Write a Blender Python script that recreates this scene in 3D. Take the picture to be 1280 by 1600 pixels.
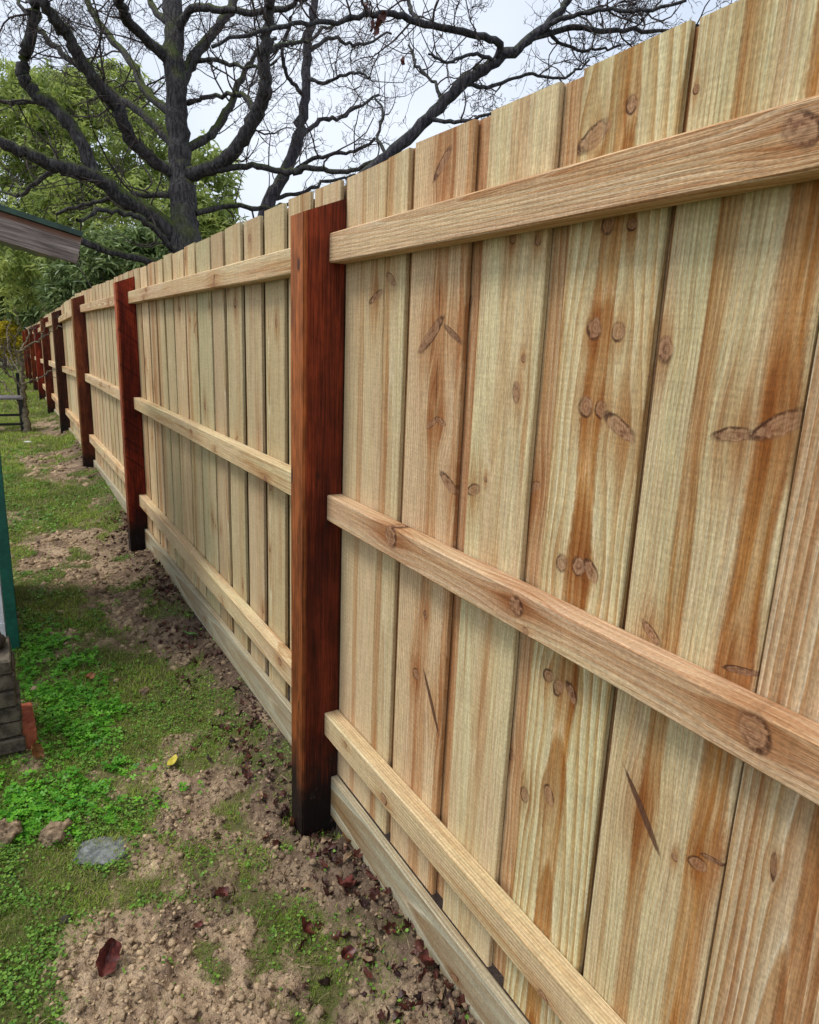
import bpy, bmesh, math, random
import numpy as np
from mathutils import Matrix, Vector

for o in list(bpy.data.objects):
    bpy.data.objects.remove(o, do_unlink=True)
SC = bpy.context.scene
COL = SC.collection
rng = np.random.default_rng(7)
random.seed(7)
R = math.radians

# ------------------------------------------------------------------ camera
FPX = 1074.43                       # focal length in pixels of a 1280 x 1600 frame
CAM = np.array([-0.771, 0.0, 1.459])
PITCH, ROLL, YAW = 0.23754, 0.03979, 0.54046


def cam_basis():
    fw = np.array([math.sin(YAW) * math.cos(PITCH), math.cos(YAW) * math.cos(PITCH), -math.sin(PITCH)])
    rt = np.array([math.cos(YAW), -math.sin(YAW), 0.0])
    up = np.cross(rt, fw)
    c, s = math.cos(ROLL), math.sin(ROLL)
    return fw, c * rt + s * up, -s * rt + c * up


FW, RT, UP = cam_basis()
cam_data = bpy.data.cameras.new('camera')
cam_data.sensor_fit = 'VERTICAL'
cam_data.sensor_height = 24.0
cam_data.sensor_width = 24.0
cam_data.lens = FPX / 1600.0 * 24.0
cam_data.clip_start = 0.02
cam_data.clip_end = 2000.0
cam = bpy.data.objects.new('camera', cam_data)
COL.objects.link(cam)
m = Matrix.Identity(4)
for i in range(3):
    m[i][0], m[i][1], m[i][2], m[i][3] = RT[i], UP[i], -FW[i], CAM[i]
cam.matrix_world = m
SC.camera = cam
SC.render.resolution_x, SC.render.resolution_y = 819, 1024

# ------------------------------------------------------------------ world, sun, exposure
SUN_EL, SUN_AZ = R(62), R(-72)      # soft bright cloud above the yard; azimuth from +Y towards +X
world = bpy.data.worlds.new('World')
SC.world = world
world.use_nodes = True
wn, wl = world.node_tree.nodes, world.node_tree.links
wn.clear()
w_out = wn.new('ShaderNodeOutputWorld')
w_bg = wn.new('ShaderNodeBackground')
w_bg.inputs['Strength'].default_value = 0.10
sky = wn.new('ShaderNodeTexSky')
sky.sky_type = 'NISHITA'
sky.sun_disc = False
sky.sun_elevation = SUN_EL
sky.sun_rotation = SUN_AZ
sky.air_density, sky.dust_density, sky.ozone_density = 1.0, 3.0, 1.0
w_tc = wn.new('ShaderNodeTexCoord')
w_noise = wn.new('ShaderNodeTexNoise')
w_noise.inputs['Scale'].default_value = 2.2
w_noise.inputs['Detail'].default_value = 5
w_ramp = wn.new('ShaderNodeValToRGB')
w_ramp.color_ramp.elements[0].position, w_ramp.color_ramp.elements[1].position = 0.3, 0.72
w_ramp.color_ramp.elements[0].color = (4.5, 5.1, 6.1, 1)
w_ramp.color_ramp.elements[1].color = (6.3, 6.6, 7.1, 1)
w_mix = wn.new('ShaderNodeMixRGB')
w_mix.inputs['Fac'].default_value = 0.9
wl.new(w_tc.outputs['Generated'], w_noise.inputs['Vector'])
wl.new(w_noise.outputs['Fac'], w_ramp.inputs['Fac'])
wl.new(sky.outputs['Color'], w_mix.inputs['Color1'])
wl.new(w_ramp.outputs['Color'], w_mix.inputs['Color2'])
wl.new(w_mix.outputs['Color'], w_bg.inputs['Color'])
wl.new(w_bg.outputs['Background'], w_out.inputs['Surface'])

sun_d = bpy.data.lights.new('sun', 'SUN')
sun_d.energy = 1.5
sun_d.angle = R(18)
sun_d.color = (1.0, 0.96, 0.9)
sun = bpy.data.objects.new('sun', sun_d)
COL.objects.link(sun)
sd = Vector((math.sin(SUN_AZ) * math.cos(SUN_EL), math.cos(SUN_AZ) * math.cos(SUN_EL), math.sin(SUN_EL)))
sun.rotation_euler = sd.to_track_quat('Z', 'Y').to_euler()
sun.location = (-6, 3, 12)

SC.view_settings.view_transform = 'Standard'
SC.view_settings.look = 'None'
SC.view_settings.exposure = 0.75
SC.view_settings.gamma = 1.0
SC.view_settings.use_curve_mapping = False
SC.cycles.max_bounces = 6
SC.cycles.diffuse_bounces = 2
SC.cycles.transparent_max_bounces = 4


# ------------------------------------------------------------------ helpers
def at(u, v, depth):
    """a point seen at (u, v) of a 1280 x 1600 frame, `depth` metres along the view axis"""
    return CAM + depth * (FW + (u - 640) / FPX * RT - (v - 800) / FPX * UP)


def tag(o, label=None, cat=None, group=None, kind=None):
    if label: o['label'] = label
    if cat: o['category'] = cat
    if group: o['group'] = group
    if kind: o['kind'] = kind
    return o


def empty(name, loc=(0, 0, 0), rz=0.0):
    o = bpy.data.objects.new(name, None)
    COL.objects.link(o)
    o.location = loc
    o.rotation_euler = (0, 0, rz)
    o.empty_display_size = 0.1
    return o


def mesh_obj(name, verts, faces, mat, parent=None, smooth=False, loc=None):
    me = bpy.data.meshes.new(name)
    me.from_pydata([tuple(map(float, v)) for v in verts], [], [tuple(f) for f in faces])
    if smooth:
        me.polygons.foreach_set('use_smooth', [True] * len(me.polygons))
    me.update()
    o = bpy.data.objects.new(name, me)
    COL.objects.link(o)
    if mat: me.materials.append(mat)
    if parent is not None: o.parent = parent
    if loc is not None: o.location = loc
    return o


def np_mesh(name, V, F, mat, parent=None, smooth=False, tint=None, attrs=None):
    """V (n,3), F (m,k) with k = 3 or 4, per-vertex float attributes"""
    me = bpy.data.meshes.new(name)
    V = np.asarray(V, np.float32); F = np.asarray(F, np.int32)
    k = F.shape[1]
    me.vertices.add(len(V)); me.vertices.foreach_set('co', V.ravel())
    me.loops.add(F.size); me.loops.foreach_set('vertex_index', F.ravel())
    me.polygons.add(len(F))
    me.polygons.foreach_set('loop_start', np.arange(0, F.size, k, dtype=np.int32))
    me.polygons.foreach_set('loop_total', np.full(len(F), k, np.int32))
    if smooth: me.polygons.foreach_set('use_smooth', np.ones(len(F), bool))
    me.update(calc_edges=True)
    me.validate()
    d = dict(attrs or {})
    if tint is not None: d['tint'] = tint
    for an, arr in d.items():
        a = me.attributes.new(an, 'FLOAT', 'POINT')
        a.data.foreach_set('value', np.asarray(arr, np.float32))
    o = bpy.data.objects.new(name, me)
    COL.objects.link(o)
    if mat: me.materials.append(mat)
    if parent is not None: o.parent = parent
    return o


def bulk(name, tv, tf, M, P, mat, tint, parent=None, smooth=False):
    """copies of a small template (tv, tf) under matrices M (n,3,3) and offsets P (n,3), joined"""
    tv = np.asarray(tv, float); tf = np.asarray(tf, int)
    n = len(P)
    V = np.einsum('nij,kj->nki', M, tv) + P[:, None, :]
    F = tf[None] + (np.arange(n) * len(tv))[:, None, None]
    return np_mesh(name, V.reshape(-1, 3), F.reshape(-1, tf.shape[1]), mat, parent, smooth,
                   np.repeat(tint, len(tv)))


def box(x0, x1, y0, y1, z0, z1, c=0.0):
    """box, long edges chamfered by c: returns verts, faces"""
    if c <= 0:
        v = [(x, y, z) for z in (z0, z1) for x, y in ((x0, y0), (x1, y0), (x1, y1), (x0, y1))]
        return v, [(3, 2, 1, 0), (4, 5, 6, 7), (0, 1, 5, 4), (1, 2, 6, 5), (2, 3, 7, 6), (3, 0, 4, 7)]
    bm = bmesh.new()
    bmesh.ops.create_cube(bm, size=1.0)
    for w in bm.verts:
        w.co = ((x0 + x1) / 2 + w.co.x * (x1 - x0), (y0 + y1) / 2 + w.co.y * (y1 - y0), (z0 + z1) / 2 + w.co.z * (z1 - z0))
    bmesh.ops.bevel(bm, geom=bm.edges[:], offset=c, segments=1, affect='EDGES')
    bm.verts.index_update()
    v = [tuple(w.co) for w in bm.verts]; f = [tuple(q.index for q in p.verts) for p in bm.faces]
    bm.free()
    return v, f


def box_obj(name, x0, x1, y0, y1, z0, z1, mat, parent=None, c=0.0, loc=None):
    v, f = box(x0, x1, y0, y1, z0, z1, c)
    return mesh_obj(name, v, f, mat, parent, loc=loc)


def hash2(ix, iy, seed):
    h = (ix.astype(np.int64) * 374761393 + iy.astype(np.int64) * 668265263 + seed * 974711) & 0x7fffffff
    h = ((h ^ (h >> 13)) * 1274126177) & 0x7fffffff
    return ((h ^ (h >> 16)) & 0xffffff) / float(0xffffff)


def vnoise(x, y, seed=0):
    ix, iy = np.floor(x), np.floor(y)
    fx, fy = x - ix, y - iy
    fx, fy = fx * fx * (3 - 2 * fx), fy * fy * (3 - 2 * fy)
    a, b = hash2(ix, iy, seed), hash2(ix + 1, iy, seed)
    c, d = hash2(ix, iy + 1, seed), hash2(ix + 1, iy + 1, seed)
    return (a * (1 - fx) + b * fx) * (1 - fy) + (c * (1 - fx) + d * fx) * fy


def fbm(x, y, seed=0, oct=4):
    s, a, t = 0.0, 0.5, 0.0
    for i in range(oct):
        s = s + a * vnoise(x, y, seed + i * 17); t += a
        x, y, a = x * 2.03 + 3.1, y * 2.03 + 1.7, a * 0.5
    return s / t


def sstep(a, b, x):
    t = np.clip((x - a) / (b - a), 0, 1)
    return t * t * (3 - 2 * t)


# ------------------------------------------------------------------ shader expression helper
class S:
    """a float or vector socket that writes Math nodes when used in an expression"""
    def __init__(s, t, k): s.t, s.k = t, k

    def _m(s, op, *a):
        n = s.t.nodes.new('ShaderNodeMath'); n.operation = op
        for i, q in enumerate((s,) + a):
            if isinstance(q, S): s.t.links.new(q.k, n.inputs[i])
            else: n.inputs[i].default_value = float(q)
        return S(s.t, n.outputs[0])

    def __add__(s, o): return s._m('ADD', o)
    __radd__ = __add__
    def __mul__(s, o): return s._m('MULTIPLY', o)
    __rmul__ = __mul__
    def __sub__(s, o): return s._m('SUBTRACT', o)
    def __truediv__(s, o): return s._m('DIVIDE', o)
    def rsub(s, c): return (s * -1.0) + c
    def fn(s, op, *a): return s._m(op, *a)

    def ss(s, a, b, lo=0.0, hi=1.0):
        n = s.t.nodes.new('ShaderNodeMapRange'); n.interpolation_type = 'SMOOTHSTEP'
        s.t.links.new(s.k, n.inputs['Value'])
        for nm, q in (('From Min', a), ('From Max', b), ('To Min', lo), ('To Max', hi)): n.inputs[nm].default_value = q
        return S(s.t, n.outputs['Result'])


class Mat:
    def __init__(s, name, rough=0.7, spec=0.3):
        s.m = bpy.data.materials.new(name); s.m.use_nodes = True
        s.t = s.m.node_tree; s.n = s.t.nodes; s.l = s.t.links
        s.b = s.n['Principled BSDF']; s.out = s.n['Material Output']
        s.b.inputs['Roughness'].default_value = rough
        s.b.inputs['Specular IOR Level'].default_value = spec

    def obj(s):
        n = s.n.new('ShaderNodeTexCoord'); return S(s.t, n.outputs['Object'])

    def xyz(s, v):
        n = s.n.new('ShaderNodeSeparateXYZ'); s.l.new(v.k, n.inputs[0])
        return [S(s.t, o) for o in n.outputs]

    def vec(s, x, y, z):
        n = s.n.new('ShaderNodeCombineXYZ')
        for i, q in enumerate((x, y, z)):
            if isinstance(q, S): s.l.new(q.k, n.inputs[i])
            else: n.inputs[i].default_value = q
        return S(s.t, n.outputs[0])

    def noise(s, v, sc=(1, 1, 1), detail=2.0, rough=0.5, dist=0.0):
        mp = s.n.new('ShaderNodeVectorMath'); mp.operation = 'MULTIPLY'
        s.l.new(v.k, mp.inputs[0]); mp.inputs[1].default_value = sc
        n = s.n.new('ShaderNodeTexNoise')
        n.inputs['Scale'].default_value = 1.0; n.inputs['Detail'].default_value = detail
        n.inputs['Roughness'].default_value = rough; n.inputs['Distortion'].default_value = dist
        s.l.new(mp.outputs[0], n.inputs['Vector'])
        return S(s.t, n.outputs['Fac'])

    def attr(s, name, kind='OBJECT', out='Vector'):
        n = s.n.new('ShaderNodeAttribute'); n.attribute_type = kind; n.attribute_name = name
        return S(s.t, n.outputs[out])

    def col(s, c):
        n = s.n.new('ShaderNodeRGB'); n.outputs[0].default_value = (*c, 1)
        return S(s.t, n.outputs[0])

    def mix(s, a, b, f, mode='MIX'):
        n = s.n.new('ShaderNodeMixRGB'); n.blend_type = mode
        for i, q in (('Fac', f), ('Color1', a), ('Color2', b)):
            if isinstance(q, S): s.l.new(q.k, n.inputs[i])
            elif isinstance(q, tuple): n.inputs[i].default_value = (*q, 1)
            else: n.inputs[i].default_value = q
        return S(s.t, n.outputs[0])

    def scale(s, c, f):
        n = s.n.new('ShaderNodeVectorMath'); n.operation = 'SCALE'
        s.l.new(c.k, n.inputs[0])
        if isinstance(f, S): s.l.new(f.k, n.inputs['Scale'])
        else: n.inputs['Scale'].default_value = f
        return S(s.t, n.outputs[0])

    def finish(s, color, bump=None, dist=0.002, strength=0.6, rough=None):
        s.l.new(color.k, s.b.inputs['Base Color'])
        if rough is not None: s.l.new(rough.k, s.b.inputs['Roughness'])
        if bump is not None:
            n = s.n.new('ShaderNodeBump'); n.inputs['Distance'].default_value = dist
            n.inputs['Strength'].default_value = strength
            s.l.new(bump.k, n.inputs['Height']); s.l.new(n.outputs[0], s.b.inputs['Normal'])
        return s.m


# ------------------------------------------------------------------ materials
def pine_material(name, K, H, grey=False):
    """sawn treated pine. local x = across the board, y = thickness, z = along the grain.
    knots, pith line, heartwood bands and tone come from each board's own properties."""
    W = Mat(name, 0.78, 0.2)
    x, y, z = W.xyz(W.obj())
    seed = W.attr('seed', out='Fac')
    ps = W.vec(x + seed * 3.1, y + seed * 1.7, z + seed * 5.3)
    nlow = W.noise(ps, (5, 5, 0.9), 1.0) - 0.5
    nmid = W.noise(ps, (26, 26, 2.2), 2.0) - 0.5
    nkn = W.noise(ps, (85, 85, 85), 3.0, 0.65)
    px, pd, ptilt = W.xyz(W.attr('pith'))
    tg, tp, tb = W.xyz(W.attr('tone'))
    gc = (seed * 3.77).fn('FRACT') * 0.75 + 0.25          # how strongly this board shows its rings
    xg = x
    core = rim = halo = dark = emin = None
    for i in range(K):
        kx, kz, kr = W.xyz(W.attr('ka%d' % i))
        ka, kl, kw = W.xyz(W.attr('kb%d' % i))
        dx, dz = x - kx, z - kz
        sn, cs = ka.fn('SINE'), ka.fn('COSINE')
        a = (dx * sn + dz * cs) / kl
        b = (dx * cs - dz * sn) / kr
        e = (a * a + b * b).fn('SQRT') + (nkn - 0.5) * 0.7 + nmid * 0.5
        gx, gz = dx / (kw * 2.0), dz / (kw * 4.6)
        g = ((gx * gx + gz * gz) * -1.0).fn('EXPONENT')
        xg = xg - dx * g * 0.85
        c = e.ss(0.80, 1.08, 1.0, 0.0)
        emin = e if emin is None else emin.fn('MINIMUM', e)
        rm = ((e - 1.0).fn('ABSOLUTE')).ss(0.03, 0.26, 1.0, 0.0) * (b * 0.8 - a * 0.9).ss(-1.0, 0.9, 0.05, 1.0)
        dk = c * (kr / kl).ss(0.08, 0.3, 1.0, 0.0)
        core = c if core is None else core.fn('MAXIMUM', c)
        rim = rm if rim is None else rim.fn('MAXIMUM', rm)
        halo = g if halo is None else halo.fn('MAXIMUM', g)
        dark = dk if dark is None else dark.fn('MAXIMUM', dk)
    rx = xg - px + nlow * 0.016 + nmid * 0.005
    rd = pd + z * ptilt + nlow * 0.02 + y
    rad = (rx * rx + rd * rd).fn('SQRT')
    sp = (seed * 7.13).fn('FRACT') * 0.0055 + 0.0048
    ring = (rad / sp + nmid * 0.5).fn('FRACT')
    late = ring.ss(0.2, 0.9) * ring.ss(0.9, 1.0, 1.0, 0.0)
    if grey:
        pale = W.mix((0.50, 0.445, 0.32), (0.41, 0.385, 0.265), (tg + nlow * 1.1).fn('MAXIMUM', 0.0).fn('MINIMUM', 1.0))
    else:
        pale = W.mix((0.715, 0.545, 0.325), (0.61, 0.55, 0.315), (tg + nlow * 1.6).fn('MAXIMUM', 0.0).fn('MINIMUM', 1.0))
    pale = W.mix(pale, (0.60, 0.405, 0.25), (tp + nmid * 1.5).fn('MAXIMUM', 0.0).fn('MINIMUM', 1.0))
    c = W.mix(pale, (0.68, 0.47, 0.29), late * gc * (nlow * 1.4 + 0.8).fn('MAXIMUM', 0.1), 'MULTIPLY')
    line = ring.ss(0.0, 0.14, 1.0, 0.0)
    c = W.mix(c, (0.88, 0.77, 0.56), line * gc * (nmid * 1.5 + 0.45).fn('MAXIMUM', 0.0))
    # stains of several widths, ragged, that follow the grain
    gs = W.vec(xg + seed * 3.1, y + seed, z + seed * 5.3)
    s1 = W.noise(gs, (75, 75, 1.6), 3.0, 0.65)
    st = W.noise(gs, (17, 17, 1.0), 3.0, 0.62)
    mask = (nlow * 2.2 + nmid * 1.2 + 0.42).fn('MAXIMUM', 0.0).fn('MINIMUM', 1.0)
    c = W.mix(c, (0.66, 0.47, 0.30), s1.ss(0.48, 0.70) * mask * 0.75, 'MULTIPLY')
    for i in range(H):
        hx, hw, hs = W.xyz(W.attr('heart%d' % i))
        hd = ((xg * 0.3 + x * 0.7 - hx + nmid * 0.016 + nlow * 0.016 + (nkn - 0.5) * 0.009).fn('ABSOLUTE')) / hw
        c = W.mix(c, (0.66, 0.38, 0.175), hd.ss(0.7, 1.15, 1.0, 0.0) * hs * s1.ss(0.25, 0.65, 0.45, 1.0), 'MULTIPLY')
        c = W.mix(c, (0.62, 0.40, 0.22), ((hd - 0.95).fn('ABSOLUTE')).ss(0.02, 0.16, 1.0, 0.0) * hs * 0.6 * s1.ss(0.35, 0.6), 'MULTIPLY')
    c = W.mix(c, (0.70, 0.42, 0.20), st.ss(0.55, 0.68) * 0.5 * s1.ss(0.3, 0.6, 0.3, 1.0), 'MULTIPLY')
    fib = W.noise(ps, (480, 480, 14), 2.0, 0.65)
    saw = W.noise(ps, (16, 16, 190), 1.0)
    fuzz = W.noise(ps, (330, 330, 160), 1.0)
    c = W.scale(c, fib.ss(0.25, 0.75, 0.76, 1.16) * saw.ss(0.3, 0.7, 0.95, 1.03) * fuzz.ss(0.25, 0.75, 0.86, 1.10) * tb)
    c = W.mix(c, (0.22, 0.13, 0.06), fuzz.ss(0.74, 0.82) * 0.5)
    c = W.mix(c, (0.58, 0.32, 0.14), halo * s1.ss(0.3, 0.58, 0.25, 1.0) * 0.8, 'MULTIPLY')
    kr_ = (emin * 13.0 + nkn * 5.0).fn('SINE').ss(-0.6, 0.9)
    kc = W.mix((0.40, 0.225, 0.125), (0.15, 0.06, 0.03), (nkn.ss(0.42, 0.66) * 0.6 + kr_ * 0.45).fn('MINIMUM', 1.0))
    kc = W.scale(kc, fib.ss(0.25, 0.75, 0.75, 1.2))
    c = W.mix(c, kc, core * (nmid * 1.2 + 0.74).fn('MINIMUM', 0.92))
    c = W.mix(c, (0.055, 0.02, 0.01), rim * nkn.ss(0.28, 0.58, 0.2, 1.0) * 0.92)
    c = W.mix(c, (0.07, 0.026, 0.014), dark * 0.8)
    h = fib * 0.55 + saw * 0.2 + fuzz * 0.25
    return W.finish(c, h, 0.0018, 1.0)


PINE = pine_material('treated_pine', 4, 1)
PINE_GREY = pine_material('grey_treated_pine', 4, 1, True)
PINE_KNOTTY = {k: pine_material('treated_pine_%d_knots' % k, k, 2) for k in (6, 11, 17)}


def post_material():
    W = Mat('red_stained_hardwood', 0.6, 0.2)
    v = W.obj(); x, y, z = W.xyz(v)
    seed = W.attr('seed', out='Fac')
    ps = W.vec(x + seed * 3.1, y + seed * 1.7, z + seed * 5.3)
    lo = W.noise(ps, (9, 9, 1.3), 3.0)
    fi = W.noise(ps, (230, 230, 7), 3.0, 0.6)
    mo = W.noise(ps, (24, 24, 12), 3.0, 0.6)
    tone = W.attr('tone')
    c = W.mix((0.105, 0.016, 0.007), (0.34, 0.062, 0.020), lo.ss(0.3, 0.72))
    yard_side = (x + (lo - 0.5) * 0.012).ss(-0.053, -0.043, 1.0, 0.0)  # yard face brighter orange: the light on it is put into the colour
    c = W.mix(c, (0.42, 0.145, 0.04), yard_side * 0.85)
    dusky = (z + (lo - 0.5) * 0.9).ss(0.7, 1.55, 1.0, 0.0)  # colour gets darker towards the bottom of the post
    c = W.mix(c, (0.42, 0.36, 0.36), dusky * 0.75, 'MULTIPLY')
    c = W.mix(c, tone, 1.0, 'MULTIPLY')
    c = W.scale(c, fi.ss(0.25, 0.75, 0.45, 1.4) * mo.ss(0.3, 0.7, 0.7, 1.2))
    # coarse circular-saw bands, strong only on some posts
    sb = (W.vec(x * 0.0 + y * 0.0, y * 0.0, z * 1.0 + (x + y) * 0.75))
    band = W.noise(sb, (1, 1, 42), 2.0, 0.6) 
    c = W.mix(c, (0.35, 0.3, 0.3), band.ss(0.5, 0.66) * W.attr('bands', out='Fac'), 'MULTIPLY')
    spot = W.noise(ps, (26, 26, 9), 1.0)
    c = W.mix(c, (0.02, 0.01, 0.008), spot.ss(0.72, 0.78) * 0.8)
    # tarred foot
    ft = W.attr('foot', out='Fac')
    foot = (z - ft + (mo - 0.5) * 0.2 + (fi - 0.5) * 0.16 + (lo - 0.5) * 0.15).ss(-0.09, 0.16, 1.0, 0.0)
    c = W.mix(c, (0.008, 0.006, 0.006), foot * 0.97)
    mud = W.noise(ps, (60, 60, 40), 2.0)
    c = W.mix(c, (0.14, 0.095, 0.06), foot * mud.ss(0.64, 0.76) * 0.3)
    return W.finish(c, fi * 0.8 + mo * 0.6 + band * 0.2, 0.004, 1.0)


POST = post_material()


def simple(name, c1, c2, sc=(20, 20, 20), rough=0.7, spec=0.3, bump=0.0, det=3.0, lo=0.3, hi=0.7):
    W = Mat(name, rough, spec)
    v = W.obj()
    n = W.noise(v, sc, det, 0.6)
    c = W.mix(c1, c2, n.ss(lo, hi))
    f = W.noise(v, tuple(q * 7 for q in sc), 2.0)
    c = W.scale(c, f.ss(0.25, 0.75, 0.82, 1.15))
    return W.finish(c, (n + f * 0.5) if bump else None, bump or 0.001, 0.7)


def leaf_material(name, dark, light, trans=0.35, rough=0.5, dry=None, spec=0.3):
    W = Mat(name, rough, spec)
    t = W.attr('tint', 'GEOMETRY', 'Fac')
    c = W.mix(dark, light, t)
    if dry is not None:
        c = W.mix(c, dry, t.fn('MULTIPLY', 37.7).fn('FRACT').ss(0.78, 0.82))
    W.l.new(c.k, W.b.inputs['Base Color'])
    tr = W.n.new('ShaderNodeBsdfTranslucent'); W.l.new(c.k, tr.inputs['Color'])
    mx = W.n.new('ShaderNodeMixShader'); mx.inputs['Fac'].default_value = trans
    W.l.new(W.b.outputs[0], mx.inputs[1]); W.l.new(tr.outputs[0], mx.inputs[2])
    W.l.new(mx.outputs[0], W.out.inputs['Surface'])
    return W.m


def ground_material():
    W = Mat('yard_soil', 0.9, 0.15)
    v = W.obj()
    soil = W.attr('soil', 'GEOMETRY', 'Fac'); wet_shade = W.attr('wet_shade', 'GEOMETRY', 'Fac')
    a = W.noise(v, (9, 9, 9), 4.0, 0.65); b = W.noise(v, (55, 55, 55), 4.0, 0.65); d = W.noise(v, (260, 260, 260), 3.0, 0.6)
    sc = W.mix((0.27, 0.185, 0.12), (0.52, 0.385, 0.25), a.ss(0.35, 0.65))
    sc = W.mix(sc, (0.085, 0.055, 0.04), b.ss(0.5, 0.64) * 0.8)
    sc = W.mix(sc, (0.075, 0.048, 0.036), wet_shade * 0.85)
    gc = W.mix((0.075, 0.095, 0.022), (0.16, 0.135, 0.06), b.ss(0.4, 0.75))
    c = W.mix(gc, sc, soil)
    c = W.scale(c, d.ss(0.25, 0.75, 0.65, 1.25))
    return W.finish(c, b + d * 0.5, 0.012, 0.9)


GROUND = ground_material()


def clod_material():
    W = Mat('clay_clod', 0.92, 0.12)
    v = W.obj(); t = W.attr('tint', 'GEOMETRY', 'Fac')
    b = W.noise(v, (80, 80, 80), 4.0, 0.65); d = W.noise(v, (350, 350, 350), 2.0)
    c = W.mix((0.07, 0.045, 0.032), (0.60, 0.445, 0.28), t)
    c = W.scale(c, b.ss(0.3, 0.7, 0.7, 1.2) * d.ss(0.3, 0.7, 0.8, 1.15))
    return W.finish(c, b + d * 0.4, 0.006, 0.9)


CLOD = clod_material()
GRASS = leaf_material('grass_blade', (0.09, 0.16, 0.016), (0.34, 0.46, 0.06), 0.3, 0.6, (0.36, 0.30, 0.14))
WEED = leaf_material('weed_leaf', (0.06, 0.17, 0.018), (0.23, 0.42, 0.06), 0.3, 0.5)
CLOVER = leaf_material('clover_leaf', (0.045, 0.22, 0.012), (0.20, 0.52, 0.04), 0.35, 0.45)
EVERGREEN = leaf_material('evergreen_leaf', (0.075, 0.13, 0.03), (0.60, 0.69, 0.20), 0.5, 0.4)
DARKGREEN = leaf_material('dark_evergreen_leaf', (0.05, 0.095, 0.03), (0.36, 0.46, 0.17), 0.3, 0.35)
YELLOW = leaf_material('yellow_leaf', (0.30, 0.26, 0.02), (0.72, 0.58, 0.04), 0.35, 0.5)
LITTER = leaf_material('dead_leaf_brown', (0.022, 0.010, 0.009), (0.13, 0.04, 0.026), 0.12, 0.45, (0.30, 0.20, 0.12))
STRAW = leaf_material('dry_straw', (0.05, 0.035, 0.022), (0.50, 0.40, 0.24), 0.1, 0.8)
DEAD_RED = simple('dead_leaf_red', (0.045, 0.010, 0.009), (0.14, 0.032, 0.024), (60, 60, 60), 0.45, 0.4)
DEAD_BROWN = simple('dead_leaf_tan', (0.17, 0.06, 0.025), (0.36, 0.16, 0.07), (60, 60, 60), 0.55, 0.3)
DEAD_YELLOW = simple('dead_leaf_yellow', (0.42, 0.36, 0.04), (0.58, 0.48, 0.07), (60, 60, 60), 0.5, 0.3)
GREEN_LEAF = simple('green_leaf', (0.05, 0.17, 0.03), (0.1, 0.28, 0.05), (60, 60, 60), 0.45, 0.35)


def bark_material(name, c1, c2, moss):
    W = Mat(name, 0.85, 0.15)
    v = W.obj()
    a = W.noise(v, (40, 40, 7), 4.0, 0.65); b = W.noise(v, (3, 3, 2.0), 3.0)
    c = W.mix(c1, c2, a.ss(0.32, 0.7))
    g = W.n.new('ShaderNodeNewGeometry')
    nz = W.xyz(S(W.t, g.outputs['Normal']))[2]
    mm = (nz * 0.55 + b).ss(0.62, 0.95) * moss
    c = W.mix(c, (0.095, 0.12, 0.03), mm)
    fl = W.noise(v, (22, 22, 14), 2.0)
    c = W.mix(c, (0.19, 0.21, 0.18), fl.ss(0.66, 0.72) * 0.45)
    return W.finish(c, a + fl * 0.4, 0.06, 1.0)


BARK = bark_material('dark_bark', (0.028, 0.027, 0.031), (0.125, 0.115, 0.118), 0.95)
BARK2 = bark_material('grey_bark', (0.03, 0.03, 0.038), (0.115, 0.108, 0.125), 0.3)
TWIG = simple('twig_bark', (0.034, 0.026, 0.028), (0.10, 0.078, 0.074), (12, 12, 12), 0.8, 0.15)
SAPLING_BARK = simple('sapling_bark', (0.10, 0.085, 0.055), (0.22, 0.18, 0.12), (30, 30, 30), 0.8, 0.15)


def weathered_material():
    W = Mat('weathered_timber', 0.85, 0.15)
    v = W.obj(); x, y, z = W.xyz(v)
    a = W.noise(v, (4, 60, 70), 4.0, 0.65); b = W.noise(v, (10, 300, 330), 3.0, 0.6); l = W.noise(v, (3, 9, 14), 2.0)
    c = W.mix((0.17, 0.135, 0.125), (0.44, 0.37, 0.34), a.ss(0.3, 0.7))
    c = W.scale(c, b.ss(0.3, 0.7, 0.55, 1.2))
    edge = (z + (l - 0.5) * 0.03).ss(0.026, 0.04)
    c = W.mix(c, (0.21, 0.095, 0.06), edge * 0.75)
    return W.finish(c, a * 0.6 + b, 0.004, 1.0)


WEATHERED = weathered_material()
GREEN_PAINT = simple('green_paint', (0.008, 0.085, 0.06), (0.014, 0.12, 0.085), (8, 8, 8), 0.45, 0.4)
GREEN_METAL = simple('green_roof_metal', (0.012, 0.035, 0.026), (0.03, 0.07, 0.05), (10, 10, 10), 0.4, 0.4)
WHITE_PAINT = simple('white_paint', (0.72, 0.74, 0.78), (0.80, 0.81, 0.83), (6, 6, 6), 0.6, 0.3)
OLD_BRICK = simple('old_grey_brick', (0.05, 0.042, 0.032), (0.15, 0.125, 0.095), (28, 28, 28), 0.92, 0.12, 0.004)
MORTAR = simple('old_mortar', (0.03, 0.027, 0.022), (0.08, 0.07, 0.058), (50, 50, 50), 0.95, 0.1, 0.004)
RED_BRICK = simple('red_brick', (0.25, 0.06, 0.03), (0.42, 0.13, 0.07), (35, 35, 35), 0.85, 0.2, 0.003)
STONE_GREY = simple('grey_stone', (0.10, 0.11, 0.11), (0.23, 0.245, 0.24), (50, 50, 50), 0.9, 0.15, 0.003)
STONE_WHITE = simple('white_stone', (0.65, 0.64, 0.6), (0.8, 0.79, 0.76), (50, 50, 50), 0.8, 0.2)
STONE_DARK = simple('dark_stone', (0.03, 0.025, 0.02), (0.07, 0.06, 0.05), (50, 50, 50), 0.9, 0.15, 0.003)
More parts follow.
